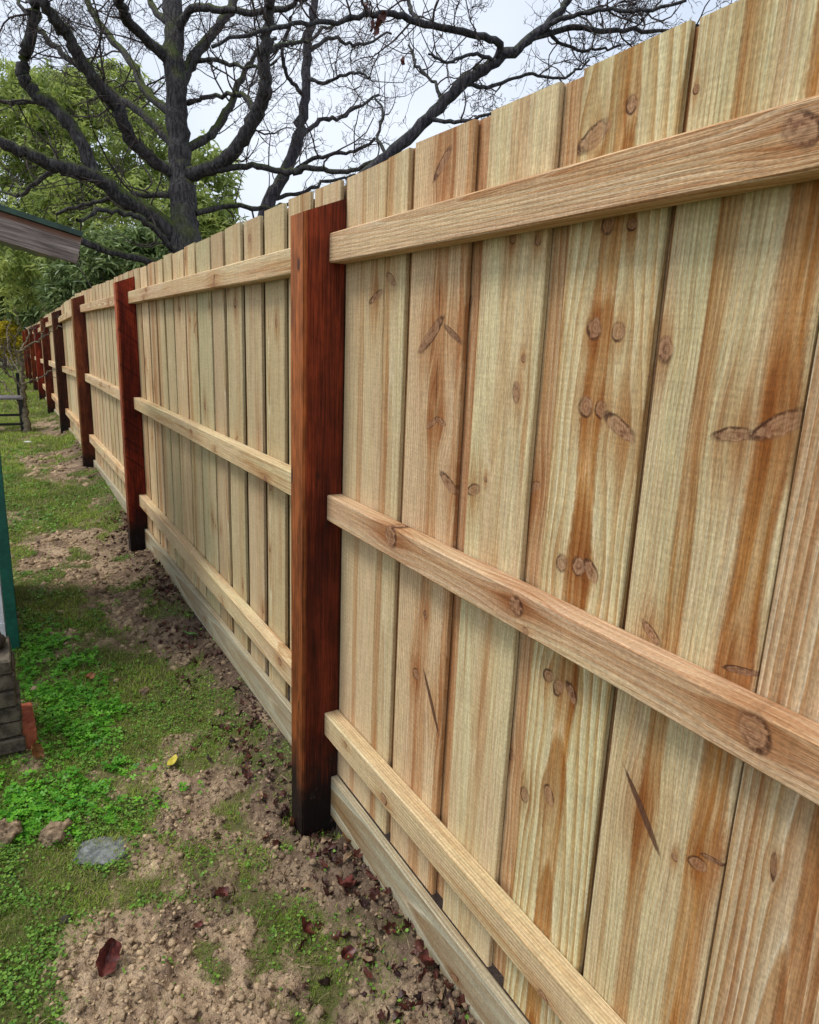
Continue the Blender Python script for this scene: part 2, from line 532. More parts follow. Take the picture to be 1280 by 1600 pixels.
BLACK_METAL = simple('black_metal', (0.008, 0.008, 0.009), (0.02, 0.02, 0.02), (20, 20, 20), 0.5, 0.4)
BENCH_WOOD = simple('grey_bench_timber', (0.1, 0.09, 0.095), (0.24, 0.22, 0.225), (4, 60, 60), 0.85, 0.2)

# ------------------------------------------------------------------ ground
GY = np.array([-60, -3, 1.2, 1.75, 2.6, 4.6, 7.35, 10.0, 12.5, 14.8, 22.0, 60, 400])
GZ = np.array([0.0, 0.0, 0.01, 0.0, 0.03, 0.055, 0.14, 0.155, 0.135, 0.135, 0.17, 0.4, 0.6])
POSTS = [-1.30, 1.638, 4.617, 7.351, 9.967, 12.491, 14.803, 16.95, 18.95, 20.85]   # near face of each post
POST_W, POST_D, RAIL_D = 0.089, 0.1125, 0.045

POLY = {
    'soil': [
        [[-0.77, 1.54], [-0.62, 1.67], [-0.55, 1.59], [-0.39, 1.62], [-0.36, 1.48], [-0.32, 1.29], [-0.22, 1.12], [0.0, 1.03], [0.06, 0.87], [-0.1, 0.3], [-0.74, 0.5], [-0.78, 1.2]],
        [[-0.03, 4.62], [0.05, 3.1], [0.05, 2.18], [-0.09, 1.7], [0.05, 1.49], [0.05, 0.9], [-0.1, 1.03], [-0.13, 1.22], [-0.26, 1.47], [-0.26, 1.72], [-0.08, 2.1], [-0.13, 2.58], [-0.35, 3.4], [-0.53, 3.66], [-0.46, 4.03]],
        [[-0.41, 2.25], [-0.22, 2.24], [-0.09, 2.0], [-0.17, 1.71], [-0.4, 1.79], [-0.48, 2.0]],
        [[-0.8, 5.11], [-0.41, 5.38], [0.06, 5.28], [0.05, 4.16], [-0.46, 4.08], [-0.79, 4.41]],
        [[-0.71, 8.19], [0.02, 8.82], [0.03, 6.74], [-0.35, 6.73], [-0.62, 7.6]],
        [[-0.55, 1.9], [-0.4, 1.76], [-0.41, 1.66], [-0.51, 1.66], [-0.57, 1.8]],
        [[-0.28, 12.09], [0.31, 10.12], [0.24, 9.54], [-0.12, 9.64], [-0.52, 10.34]]],
    'clover': [[[-0.67, 3.72], [-0.5, 3.09], [-0.43, 2.57], [-0.52, 2.13], [-0.53, 1.93], [-0.64, 1.89], [-0.75, 2.04], [-1.3, 1.95], [-1.3, 2.5], [-0.79, 2.48], [-0.78, 2.83], [-0.78, 3.36]]],
}


def in_poly(x, y, poly):
    inside = np.zeros(x.shape, bool); n = len(poly)
    for i in range(n):
        (x1, y1), (x2, y2) = poly[i], poly[(i + 1) % n]
        cond = ((y1 > y) != (y2 > y)) & (x < (x2 - x1) * (y - y1) / (y2 - y1 + 1e-12) + x1)
        inside ^= cond
    return inside


def soft_mask(x, y, key):
    s = np.zeros(x.shape)
    k = np.clip(0.35 + 0.16 * y, 0.4, 3.0)            # patches fray more widely further off
    for j in range(4):
        wx = x + (fbm(x * 9 + 3, y * 9 / k, 11 + j * 5) - 0.5) * 0.30 + (fbm(x * 40, y * 40 / k, 71 + j) - 0.5) * 0.10
        wy = y + ((fbm(x * 9, y * 9 / k + 9, 23 + j * 5) - 0.5) * 0.34 + (fbm(x * 40 + 5, y * 40 / k, 91 + j) - 0.5) * 0.12) * k
        ins = np.zeros(x.shape, bool)
        for p in POLY[key]: ins |= in_poly(wx, wy, p)
        s += ins
    return s / 4.0


def soil_mask(x, y):
    s = soft_mask(x, y, 'soil')
    s = np.maximum(s, sstep(0.56, 0.66, fbm(x * 5, y * 3.2, 5)) * 0.75)
    return s * (1 - 0.85 * sstep(0.58, 0.68, fbm(x * 7 + 9, y * 6, 31)))


def gz(x, y, micro=True):
    x = np.asarray(x, float); y = np.asarray(y, float)
    z = np.interp(y, GY, GZ)
    near = np.zeros_like(x)
    for p in POSTS: near = np.maximum(near, np.exp(-((y - p - 0.045) / 0.16) ** 2))
    z = z + 0.07 * np.exp(-(np.minimum(x, 0) / 0.16) ** 2) * (1 - 0.8 * near)
    z = z + (fbm(x * 2.2, y * 2.2, 3) - 0.5) * 0.035 * np.clip(1.2 - np.exp(-(x / 0.2) ** 2), 0, 1)
    if micro:
        s = soil_mask(x, y)
        f = np.clip(1.25 - y / 6.0, 0.12, 1)
        z = z + f * (s * ((fbm(x * 16, y * 16, 41) - 0.42) * 0.045 + np.abs(fbm(x * 42, y * 42, 43, 3) - 0.5) * 0.05 + (fbm(x * 95, y * 95, 45, 2) - .5) * .014)
                     + (1 - s) * (fbm(x * 24, y * 24, 47, 3) - 0.5) * 0.016)
    return z


def graded(lo, hi, fine0, fine1, step, grow):
    a = list(np.arange(fine0, fine1, step)); s, q = step, fine1
    while q < hi: a.append(q); s *= grow; q += s
    a.append(hi)
    s, q, b = step, fine0 - step, []
    while q > lo: b.append(q); s *= grow; q -= s
    b.append(lo)
    return np.array(b[::-1] + a)


gxs = graded(-300, 300, -1.15, 0.12, 0.0062, 1.16)
gys = np.concatenate([graded(-300, 0.55, 0.5, 0.55, 0.05, 1.3)[:-1], 0.55 + np.cumsum(np.concatenate([[0], 0.0058 * 1.0035 ** np.arange(700)]))])
gys = np.concatenate([gys, graded(gys[-1] + 0.08, 600, gys[-1] + 0.08, gys[-1] + 0.2, 0.08, 1.12)])
GX, GYY = np.meshgrid(gxs, gys)
GZZ = gz(GX, GYY)
nx, ny = len(gxs), len(gys)
ii = (np.arange(ny - 1)[:, None] * nx + np.arange(nx - 1)[None]).ravel()
gF = np.stack([ii, ii + 1, ii + nx + 1, ii + nx], 1)
soil_v = soil_mask(GX, GYY)
wet_shade_v = np.exp(-(np.minimum(GX, 0) / 0.23) ** 2) * sstep(0.3, 0.6, fbm(GX * 6, GYY * 4, 61) + 0.15) * (GYY < 9)
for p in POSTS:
    wet_shade_v = np.maximum(wet_shade_v, np.exp(-(((GX + 0.06) / 0.16) ** 2 + ((GYY - p - 0.03) / 0.2) ** 2)))
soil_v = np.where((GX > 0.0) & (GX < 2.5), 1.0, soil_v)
wet_shade_v = np.where((GX > 0.012) & (GX < 2.5), 1.0, wet_shade_v)  # soil beyond the fence blackened, painted shade for the paling slots
wet_shade_v = np.maximum(wet_shade_v, sstep(0.55, 0.72, fbm(GX * 8 + 4, GYY * 6, 63)) * 0.55)
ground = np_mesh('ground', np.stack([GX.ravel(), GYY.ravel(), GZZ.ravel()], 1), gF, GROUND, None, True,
                 None, {'soil': soil_v.ravel(), 'wet_shade': np.clip(wet_shade_v, 0, 1).ravel()})
tag(ground, 'yard ground of clay soil and worn lawn', 'ground', None, 'structure')

# ------------------------------------------------------------------ the paling fence
fence = empty('paling_fence')
tag(fence, 'new timber paling fence with red posts and three rails receding into distance', 'fence')
NOKNOT = ((9.0, 9.0, 0.001), (0.0, 0.001, 0.001))


def set_wood(o, seed, pith, tone, knots=(), hearts=(), K=4, H=1):
    """knots: (x, z, half width, half length, angle from the grain) in the board's own frame"""
    o['seed'] = float(seed); o['pith'] = [float(q) for q in pith]; o['tone'] = [float(q) for q in tone]
    for i in range(K):
        if i < len(knots):
            x, z, r, l, a = knots[i]
            if r > .002: r, l = r * 1.3, l * 1.15
            o['ka%d' % i] = [float(x), float(z), float(r)]
            o['kb%d' % i] = [float(a), float(l), float(min(.022, max(r, .7 * l * abs(math.sin(a)), 0.3 * l)))]
        else:
            o['ka%d' % i] = list(NOKNOT[0]); o['kb%d' % i] = list(NOKNOT[1])
    for i in range(H):
        o['heart%d' % i] = [float(q) for q in (hearts[i] if i < len(hearts) else (9.0, 0.01, 0.0))]


def random_knots(w, l, n):
    out = []
    for _ in range(n):
        kx, kz = random.uniform(-.42, .42) * w, random.uniform(-.48, .48) * l
        if random.random() < 0.4:
            r = random.uniform(.004, .008); out.append((kx, kz, r, r * random.uniform(2.5, 5), random.choice((-1, 1)) * random.uniform(.5, 1.3)))
        else:
            r = random.uniform(.005, .012); out.append((kx, kz, r, r * random.uniform(1, 1.5), random.uniform(-1, 1)))
    return out


def plank_mesh(w, t, l, segs=1, wav=0.0, c=0.0022, topcut=0.0):
    """board about its centre: x width, y thickness, z length, chamfered long edges"""
    sec = [(-w/2 + c, -t/2), (w/2 - c, -t/2), (w/2, -t/2 + c), (w/2, t/2 - c), (w/2 - c, t/2), (-w/2 + c, t/2), (-w/2, t/2 - c), (-w/2, -t/2 + c)]
    V, F = [], []
    for k in range(segs + 1):
        z = -l/2 + l * k / segs
        dl, dr = random.uniform(-wav, wav), random.uniform(-wav, wav)
        dy = random.uniform(-wav, wav) * .6
        for (x, y) in sec:
            zz = z + (topcut * x / w if k == segs else 0)
            V.append((x + (dl if x < 0 else dr), y + dy, zz))
    for k in range(segs):
        for j in range(8):
            a, b = k * 8 + j, k * 8 + (j + 1) % 8
            F.append((a, b, b + 8, a + 8))
    F.append(tuple(range(7, -1, -1))); F.append(tuple(segs * 8 + j for j in range(8)))
    return V, F


YMAT = Matrix(((0, -1, 0, 0), (1, 0, 0, 0), (0, 0, 1, 0), (0, 0, 0, 1)))       # local x -> world y, local y -> world -x
RMAT = Matrix(((0, 1, 0, 0), (0, 0, 1, 0), (1, 0, 0, 0), (0, 0, 0, 1)))        # local x -> world z, y -> world x, z -> world y
PALING_T = 0.012


def drop(y):
    return float(np.interp(y, [8.0, 9.967, 12.491, 14.803, 21.0], [0, -.075, -.125, -.215, -.33]))


def paling(y0, y1, z0, z1, rear=False, back=0.0, knots=None, hearts=(), tone=None, pith=None, mat=None, K=4, H=1, segs=1, lean=0.0):
    """board that covers y0..y1 on the fence line; knots given in fence coordinates (y, z, ...)"""
    w, l = y1 - y0, z1 - z0
    yc, zc = (y0 + y1) / 2, (z0 + z1) / 2
    V, F = plank_mesh(w, PALING_T, l, segs, 0.0016 if segs > 1 else 0, 0.0018, random.uniform(-.004, .004))
    o = mesh_obj('paling', V, F, mat or PINE, fence)
    xw = (PALING_T * 1.5 + 0.0012 + back if rear else PALING_T / 2) + random.uniform(-.0008, .0008)
    o.matrix_local = Matrix.Translation((xw, yc, zc)) @ Matrix.Rotation(lean, 4, 'X') @ YMAT
    if knots is None: kn = random_knots(w, l, random.choice((0, 1, 2, 2, 3, 4)))
    else: kn = [(k[0] - yc, k[1] - zc, k[2], k[3], k[4]) for k in knots]
    hs = [(h[0] - yc, h[1], h[2]) for h in hearts]
    if not hearts and random.random() < 0.45:
        hs = [(random.uniform(-.4, .4) * w, random.uniform(.02, .25) * w, random.uniform(.25, .8))]
    tone = tone or (random.uniform(-.25, .75), random.uniform(-.25, .55), random.uniform(.84, 1.06))
    pith = pith or (random.uniform(-.6, .6) * w, random.uniform(.015, .09), random.uniform(-.03, .03))
    set_wood(o, random.random() * 9, pith, tone, kn, hs, K, H)
    return o


TOPZ = 1.855
# the nearest bay: boards measured one by one (y, z in metres on the fence line)
K4 = [(1.233, 1.477, 0.010, 0.049, 2.241), (1.145, 1.482, 0.005, 0.029, -2.059), (1.209, 1.304, 0.005, 0.020, 2.137), (1.174, 1.310, 0.005, 0.019, -1.807),
      (1.135, 1.189, 0.009, 0.031, -2.065), (1.200, 0.883, 0.006, 0.009, 0.1), (1.226, 0.726, 0.010, 0.013, -1.174), (1.155, 0.684, 0.0045, 0.060, -2.6),
      (1.201, 1.547, 0.0016, 0.040, 0.03), (1.197, 1.378, 0.0016, 0.055, 0.03), (1.21, 1.80, 0.008, 0.035, -0.9)]
K5 = [(0.942, 1.389, 0.008, 0.016, 0.1), (0.931, 1.445, 0.004, 0.006, 0.2), (1.047, 1.194, 0.008, 0.019, -1.268), (1.013, 1.222, 0.004, 0.005, 0.3),
      (0.982, 1.642, 0.006, 0.008, 0.2), (0.916, 1.633, 0.006, 0.008, 0.2)]
K6 = [(0.773, 1.495, 0.011, 0.014, 0.2), (0.724, 1.490, 0.009, 0.012, -.3), (0.774, 1.379, 0.011, 0.014, 0.2), (0.743, 1.378, 0.009, 0.011, -.3),
      (0.702, 1.354, 0.009, 0.029, -2.068), (0.793, 1.123, 0.010, 0.013, -.4), (0.755, 1.129, 0.011, 0.015, -.3), (0.729, 1.128, 0.009, 0.018, -2.4),
      (0.766, 1.639, 0.009, 0.012, 0.1), (0.721, 1.633, 0.007, 0.008, 0.1), (0.745, 1.788, 0.008, 0.011, 0.1), (0.810, 1.761, 0.011, 0.028, -1.2),
      (0.799, 0.918, 0.009, 0.012, -1.2), (0.773, 0.908, 0.009, 0.014, -.4), (0.743, 0.913, 0.008, 0.018, -2.5), (0.832, 0.665, 0.009, 0.013, -.2), (0.772, 0.701, 0.009, 0.016, -2.8)]
K7 = [(0.639, 1.468, 0.010, 0.016, 0.1), (0.463, 1.387, 0.009, 0.034, -1.1), (0.520, 1.368, 0.007, 0.024, -1.439), (0.602, 1.074, 0.006, 0.018, -2.212),
      (0.462, 1.080, 0.004, 0.022, -1.35), (0.577, 0.799, 0.0045, 0.050, -2.45), (0.514, 0.768, 0.004, 0.005, 0.2), (0.478, 0.784, 0.007, 0.013, -1.2),
      (0.455, 0.806, 0.003, 0.016, -1.4), (0.64, 1.778, 0.004, 0.005, 0.1)]
K8 = [(0.381, 0.856, 0.003, 0.017, 0.1), (0.36, 1.25, 0.009, 0.014, .3)]
KN = {k: dict(mat=PINE_KNOTTY[k], K=k, H=2, segs=5) for k in PINE_KNOTTY}
B1 = 0.214
paling(1.436, 1.640, B1, 1.846, knots=[(1.473, 1.565, 0.007, 0.030, -1.235)], tone=(.35, .25, 1.0), pith=(.03, .02, .01), hearts=[(1.545, .012, .6)], segs=5)
paling(1.343, 1.4335, B1, 1.852, knots=[(1.401, 1.598, 0.007, 0.020, -2.143)], tone=(.45, .2, .98), pith=(.0, .05, .01), hearts=[(1.42, .016, .7)], segs=5)
paling(1.113, 1.317, B1, 1.855, knots=K4, tone=(.15, .3, 1.0), pith=(-.02, .004, .012), hearts=[(1.197, .026, .6), (1.12, .012, .7)], **KN[11])
paling(0.895, 1.068, B1, 1.855, knots=K5, tone=(.55, .15, 1.05), pith=(.02, .12, -.02), hearts=[(0.985, .022, .3)], **KN[6])
paling(0.664, 0.846, B1, 1.859, knots=K6, tone=(.75, -.1, 1.06), pith=(.0, .10, .03), hearts=[(0.756, .021, 1.0), (0.85, .01, .5)], **KN[17])
paling(0.443, 0.650, B1, 1.858, knots=K7, tone=(.55, .15, 1.0), pith=(-.07, .05, .02), hearts=[(0.572, .016, .85), (0.474, .024, 1.0)], **KN[11])
paling(0.222, 0.4415, B1, 1.866, knots=K8, tone=(.35, .5, .92), pith=(.02, .06, .02), hearts=[(0.33, .02, .8), (.41, .008, .5)], **KN[6])
for k in range(6):
    paling(0.215 - 0.215 * (k + 1) + .006, 0.215 - 0.215 * k - .004, B1, TOPZ + random.uniform(-.006, .006), segs=3)
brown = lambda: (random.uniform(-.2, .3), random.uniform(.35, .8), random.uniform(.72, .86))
for (a, b) in ((1.36, 1.56), (1.26, 1.40), (1.03, 1.20), (0.79, 0.95), (0.58, 0.73), (0.37, 0.52)):
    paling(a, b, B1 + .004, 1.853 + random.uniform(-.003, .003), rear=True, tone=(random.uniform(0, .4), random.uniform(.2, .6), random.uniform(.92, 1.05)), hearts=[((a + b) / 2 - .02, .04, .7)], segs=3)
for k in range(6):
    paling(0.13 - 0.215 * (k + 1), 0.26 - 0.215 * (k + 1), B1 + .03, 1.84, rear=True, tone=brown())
# the other bays
edges = [4.640, 4.43, 4.201, 3.992, 3.775, 3.579, 3.337, 3.122, 2.881, 2.685, 2.461, 2.246, 2.033, 1.84, 1.645]
for b in range(2, len(POSTS) - 1):
    n = round((POSTS[b + 1] - POSTS[b]) / 0.216)
    edges = [POSTS[b + 1] - (POSTS[b + 1] - POSTS[b]) * k / n + (random.uniform(-.012, .012) if 0 < k < n else 0) for k in range(n)][::-1][::-1] + edges
edges = sorted(set(edges))
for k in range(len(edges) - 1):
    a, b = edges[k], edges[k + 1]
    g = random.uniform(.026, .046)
    d = drop(a)
    base = 0.235 if a > 6 else 0.225
    near = a < 4.7
    paling(a + g, b, base, 1.846 + random.uniform(-.008, .008) + d - .006 * (a > 3), segs=3 if near else 1, lean=random.uniform(-.0012, .0012),
           tone=(random.uniform(-.2, .9), random.uniform(-.3, .45), random.uniform(.84, 1.08)))
    paling(a - .045, a + g + .045, base + .04, 1.842 + random.uniform(-.006, .006) + d - .006 * (a > 3), rear=True, back=.010, tone=(random.uniform(-.2, .3), random.uniform(.35, .8), random.uniform(.34, .62)))  # rear boards toned down: shade in the gaps painted into their colour

# posts: cut with a fall away from the boards
POST_TONE = {1: (1.0, .92, .9), 2: (1.25, .85, .9), 3: (0.95, 1.35, 1.5), 4: (.42, .72, 1.0), 5: (.75, .85, 1.0), 6: (1.2, .72, .75), 7: (1.0, 1.15, 1.0), 8: (1.0, 1.0, 1.0), 9: (1.1, .9, .9), 0: (1, 1, 1)}
for i, p in enumerate(POSTS):
    d = drop(p)
    zf, zb, z0 = 1.757 + d, 1.800 + d, -0.35
    h = (zf + z0) / 2
    bm = bmesh.new()
    v = [bm.verts.new(c) for c in ((-POST_D, p, z0), (-.001, p, z0), (-.001, p + POST_W, z0), (-POST_D, p + POST_W, z0),
                                   (-POST_D, p, zf), (-.001, p, zb), (-.001, p + POST_W, zb), (-POST_D, p + POST_W, zf))]
    for f in ((3, 2, 1, 0), (4, 5, 6, 7), (0, 1, 5, 4), (1, 2, 6, 5), (2, 3, 7, 6), (3, 0, 4, 7)): bm.faces.new([v[q] for q in f])
    bmesh.ops.bevel(bm, geom=[e for e in bm.edges if abs(e.verts[0].co.z - e.verts[1].co.z) > .5], offset=.004, segments=2, affect='EDGES')
    bmesh.ops.translate(bm, verts=bm.verts, vec=(POST_D / 2, -p - POST_W / 2, 0))
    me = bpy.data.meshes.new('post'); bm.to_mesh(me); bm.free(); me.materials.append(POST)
    o = bpy.data.objects.new('post', me); COL.objects.link(o); o.parent = fence
    o.location = (-POST_D / 2, p + POST_W / 2, 0)
    o['seed'] = 1.37 * i + .3; o['tone'] = list(POST_TONE[i]); o['bands'] = 0.8 if i == 2 else (.45 if i == 5 else .12)
    o['foot'] = float(gz(-.12, p)) + (.19 if i < 3 else .13)


# rails butt between the posts
def rail(y0, y1, z0, z1, w, tone, knots=(), pith=None, mat=PINE, name='rail', xf=-RAIL_D, xb=-.0008, segs=6, wav=.0012):
    l = math.hypot(y1 - y0, z1 - z0)
    V, F = plank_mesh(w, xb - xf, l, segs, wav, 0.003)
    o = mesh_obj(name, V, F, mat, fence)
    ang = math.atan2(z1 - z0, y1 - y0)
    c = Matrix.Translation(((xf + xb) / 2, (y0 + y1) / 2, (z0 + z1) / 2))
    o.matrix_local = c @ Matrix.Rotation(ang, 4, 'X') @ RMAT
    zc, yc = (z0 + z1) / 2, (y0 + y1) / 2
    kn = [(k[1] - zc, k[0] - yc, k[2], k[3], k[4]) for k in knots] if knots else random_knots(w, l, 3)
    set_wood(o, random.random() * 9, pith or (random.uniform(-.05, .05), random.uniform(-.01, .03), random.choice((-1, 1)) * random.uniform(.012, .035)), tone, kn, [(random.uniform(-.03, .03), .02, .3)] if random.random() < .5 else (), 4, 1)
    return o


for b in range(len(POSTS) - 1):
    ya, yb = POSTS[b] + POST_W + .0015, POSTS[b + 1] - .0015
    da, db = drop(ya), drop(yb)
    tn = lambda: (random.uniform(.0, .5), random.uniform(.0, .4), random.uniform(.96, 1.08))
    if b == 0:
        tr = rail(ya, yb, 1.681, 1.682, .070, (.1, .55, 1.0), [(0.468, 1.688, .012, .02, .5), (.15, 1.68, .01, .014, .2)], (.03, .004, .034))
        rail(ya, yb, 1.021, 1.031, .071, (.1, .75, 1.0), [(1.289, 1.040, .018, .024, .4), (0.847, 1.034, .013, .016, .4), (0.818, 0.999, .005, .006, 0), (0.41, 1.036, .014, .022, .9)], (-.05, .05, .01))
        rail(ya, yb, 0.404, 0.391, .072, (.45, .2, 1.0), [(1.28, 0.382, .0095, .014, .2), (0.694, 0.366, .008, .012, .1), (1.5, .41, .006, .008, .2), (.3, .4, .01, .012, .2)], (.05, .05, .005))
    else:
        rail(ya, yb, 1.673 + da, 1.674 + db, .068, tn())
        rail(ya, yb, 1.044 + da * .6, 1.042 + db * .6, .074, tn())
        rail(ya, yb, 0.414 + (.04 if b > 1 else 0), 0.416 + (.04 if b > 1 else 0), .075, tn())
    k0, k1 = ((.080, .212) if b == 0 else (.110, .236) if b == 1 else (.125, .242) if b == 2 else (.13, .245))
    rail(ya, yb, (k0 + k1) / 2 + (.022 if b == 1 else 0), (k0 + k1) / 2 - (.012 if b == 1 else 0), k1 - k0, (.6, -.3, .95), (), (.0, .2, .01), PINE_GREY, 'kickboard', -.022, .004 - .0045, 8, .0012)

# torn slivers hanging off the near top rail
def sliver(y, z, ln, dz):
    pts = [(-RAIL_D - .002, y - ln * t * .9, z + .006 - dz * t * t) for t in np.linspace(0, 1, 6)]
    V, F = [], []
    for k, p in enumerate(pts):
        w = .0022 * (1 - k / 5.3)
        V += [(p[0], p[1], p[2] + w), (p[0] - .0012, p[1], p[2]), (p[0], p[1], p[2] - w)]
        if k: a = (k - 1) * 3; F += [(a, a + 3, a + 4, a + 1), (a + 1, a + 4, a + 5, a + 2), (a + 2, a + 5, a + 3, a)]
    o = mesh_obj('splinter', V, F, PINE, None)
    o.parent = tr
    o.matrix_parent_inverse = tr.matrix_local.inverted()
    set_wood(o, 2.0, (0, .1, 0), (0, 0, 1.1))


sliver(.617, 1.652, .022, .018); sliver(.575, 1.651, .03, .007); sliver(.52, 1.65, .035, .004)

# ------------------------------------------------------------------ shed at the left edge
shed = empty('garden_shed', (-1.95, 3.85, 0.05))
tag(shed, 'garden shed corner with green trim, white wall and weathered grey barge board under green roof', 'shed')


def part(name, x0, x1, y0, y1, z0, z1, mat, parent, c=0.0):
    off = np.array(parent.matrix_basis.translation)
    o = box_obj(name, x0, x1, y0, y1, z0, z1, mat, None, c)
    me = o.data; ctr = Vector(((x0 + x1) / 2, (y0 + y1) / 2, (z0 + z1) / 2))
    me.transform(Matrix.Translation(-ctr)); o.parent = parent; o.location = ctr - Vector(off)
    return o


part('wall', -3.1, -0.836, 3.402, 4.3, -0.05, 1.70, WHITE_PAINT, shed)
for k in range(10):
    o = part('cladding_board', -3.1, -0.8365, 3.385, 3.395, .01 + k * .17, .18 + k * .17, WHITE_PAINT, shed, .002)
    o.rotation_euler = (R(2.2), 0, 0)
part('corner_trim', -0.834, -0.786, 3.385, 3.43, -0.05, 1.72, GREEN_PAINT, shed, .003)
part('side_trim', -0.8345, -0.800, 3.4305, 4.29, -0.05, 0.12, GREEN_PAINT, shed, .002)
rake = math.atan(.235)
x_end, z_end, L = -0.447, 1.775, 2.9
for nm, yy, (h0, h1), th, mt in (('barge_board', 3.2, (-.052, .052), .024, WEATHERED), ('roof_capping', 3.194, (.0535, .073), .05, GREEN_METAL)):
    v, f = box(-L / 2, L / 2, -th / 2, th / 2, h0, h1, .002 if nm == 'barge_board' else 0)
    o = mesh_obj(nm, v, f, mt)
    o.parent = shed
    o.location = Vector((x_end - L / 2 * math.cos(rake) + .004, yy, z_end + L / 2 * math.sin(rake))) - shed.location
    o.rotation_euler = (0, rake, 0)
V, F = [], []
nr = 60
for j, yy in enumerate((0.0, 1.12)):
    for s in (0, 1):
        for k in range(nr + 1):
            V.append((-L / 2 + L * k / nr, yy, (0.004 if k % 2 else -.004) - .003 * s))
n1 = nr + 1
for k in range(nr):
    F += [(k, k + 1, 2 * n1 + k + 1, 2 * n1 + k), (n1 + k + 1, n1 + k, 3 * n1 + k, 3 * n1 + k + 1), (k + 1, k, n1 + k, n1 + k + 1)]
o = mesh_obj('roof_sheet', V, F, GREEN_METAL, shed)
o.location = Vector((x_end - L / 2 * math.cos(rake), 3.222, z_end + L / 2 * math.sin(rake) + .052)) - shed.location
o.rotation_euler = (0, rake, 0)

# ------------------------------------------------------------------ brick pier and loose red brick
pier = empty('brick_pier', (-0.95, 2.62, 0.0))
tag(pier, 'low pier of stacked old grey bricks at the left edge', 'pier')
zc = -0.02
for k in range(7):
    h = 0.0525
    ox = random.uniform(-.006, .006) + (.006 - k * .0035)
    oy = random.uniform(-.006, .006)
    if k % 2: cells = [(-1.02, -.797, 2.482, 2.585), (-1.02, -.797, 2.595, 2.70)]
    else: cells = [(-.9, -.797, 2.482, 2.70), (-1.02, -.91, 2.482, 2.70)]
    for (a, b_, c_, d_) in cells:
        v, f = box(a + ox, b_ + ox, c_ + oy, d_ + oy, zc, zc + h, .006)
        v = [(x + random.uniform(-.002, .002), y + random.uniform(-.002, .002), z + random.uniform(-.0015, .0015)) for x, y, z in v]
        o = mesh_obj('brick', [(x + .95, y - 2.62, z) for x, y, z in v], f, OLD_BRICK, pier)
    zc += h + .0065
part('mortar', -1.01, -.812, 2.497, 2.688, -.03, zc - .012, MORTAR, pier)


def lump(name, size, loc, mat, label, cat, seed, rough=0.28, group=None, rz=0, sub=3):
    bm = bmesh.new(); bmesh.ops.create_icosphere(bm, subdivisions=sub, radius=1.0)
    V = np.array([v.co for v in bm.verts])
    F = [tuple(q.index for q in f.verts) for f in bm.faces]; bm.free()
    r = 1 + rough * ((fbm(V[:, 0] * 1.7 + seed + 7, V[:, 1] * 1.7 + V[:, 2] * 1.3, seed) - .5) * 2 + .6 * (fbm(V[:, 0] * 4 + V[:, 2] * 3 + seed, V[:, 1] * 4 - V[:, 2] * 2, seed + 3) - .5) * 2)
    r = r * (1 + .35 * np.abs(fbm(V[:, 0] * 7 + V[:, 2] * 5 + seed, V[:, 1] * 7 - V[:, 2] * 4, seed + 9) - .5) * 2)
    V = V * r[:, None] * np.array(size)
    o = np_mesh(name, V, np.array(F), mat, None, sub > 2 and mat is not CLOD, np.clip(.34 + .5 * (fbm(V[:, 0] * 90 + seed, V[:, 1] * 90 + V[:, 2] * 60, seed + 5) - .5) * 2, 0, 1))
    x, y = loc[0], loc[1]
    z = loc[2] if len(loc) > 2 else float(gz(x, y)) + size[2] * .35
    o.location = (x, y, z); o.rotation_euler = (0, 0, rz)
    return tag(o, label, cat, group)


brick = box_obj('red_brick', -.045, .045, -.11, .11, -.05, .05, RED_BRICK, None, .004, (-.806, 2.615, .05))
brick.rotation_euler = (0, 0, .03)
tag(brick, 'loose red brick lying beside the grey brick pier', 'brick')
lump('dark_stone', (.035, .05, .035), (-.862, 2.60, zc + .024), STONE_DARK, 'dark rounded stone lying on top of the brick pier', 'stone', 3, .2)

# ------------------------------------------------------------------ garden bench far down the yard
bench = empty('garden_bench', (-1.0, 10.55, 0.15))
tag(bench, 'black framed garden bench with grey slat seat behind the bare sapling', 'bench')
for k in range(4):
    part('seat_slat', -1.55, -.50, 10.36 + k * .1, 10.36 + k * .1 + .085, .575, .605, BENCH_WOOD, bench, .004)
for xx in (-.53, -1.5):
    for yy, top in ((10.38, .574), (10.72, .90)):
        part('leg', xx - .022, xx + .022, yy, yy + .045, .13, top, BLACK_METAL, bench, .004)
    part('side_rail', xx - .018, xx + .018, 10.4255, 10.7195, .54, .574, BLACK_METAL, bench, .003)
for zz in (.24, .36):
    part('stretcher', -1.477, -.553, 10.385, 10.415, zz, zz + .03, BLACK_METAL, bench, .003)


# ------------------------------------------------------------------ branches
def spline(P, n):
    P = np.asarray(P, float)
    Q = np.vstack([2 * P[0] - P[1], P, 2 * P[-1] - P[-2]])
    out = []
    for i in range(len(P) - 1):
        p0, p1, p2, p3 = Q[i:i + 4]
        for t in np.linspace(0, 1, n, endpoint=False):
            out.append(.5 * (2 * p1 + (p2 - p0) * t + (2 * p0 - 5 * p1 + 4 * p2 - p3) * t * t + (3 * p1 - p0 - 3 * p2 + p3) * t ** 3))
    out.append(P[-1])
    return np.array(out)


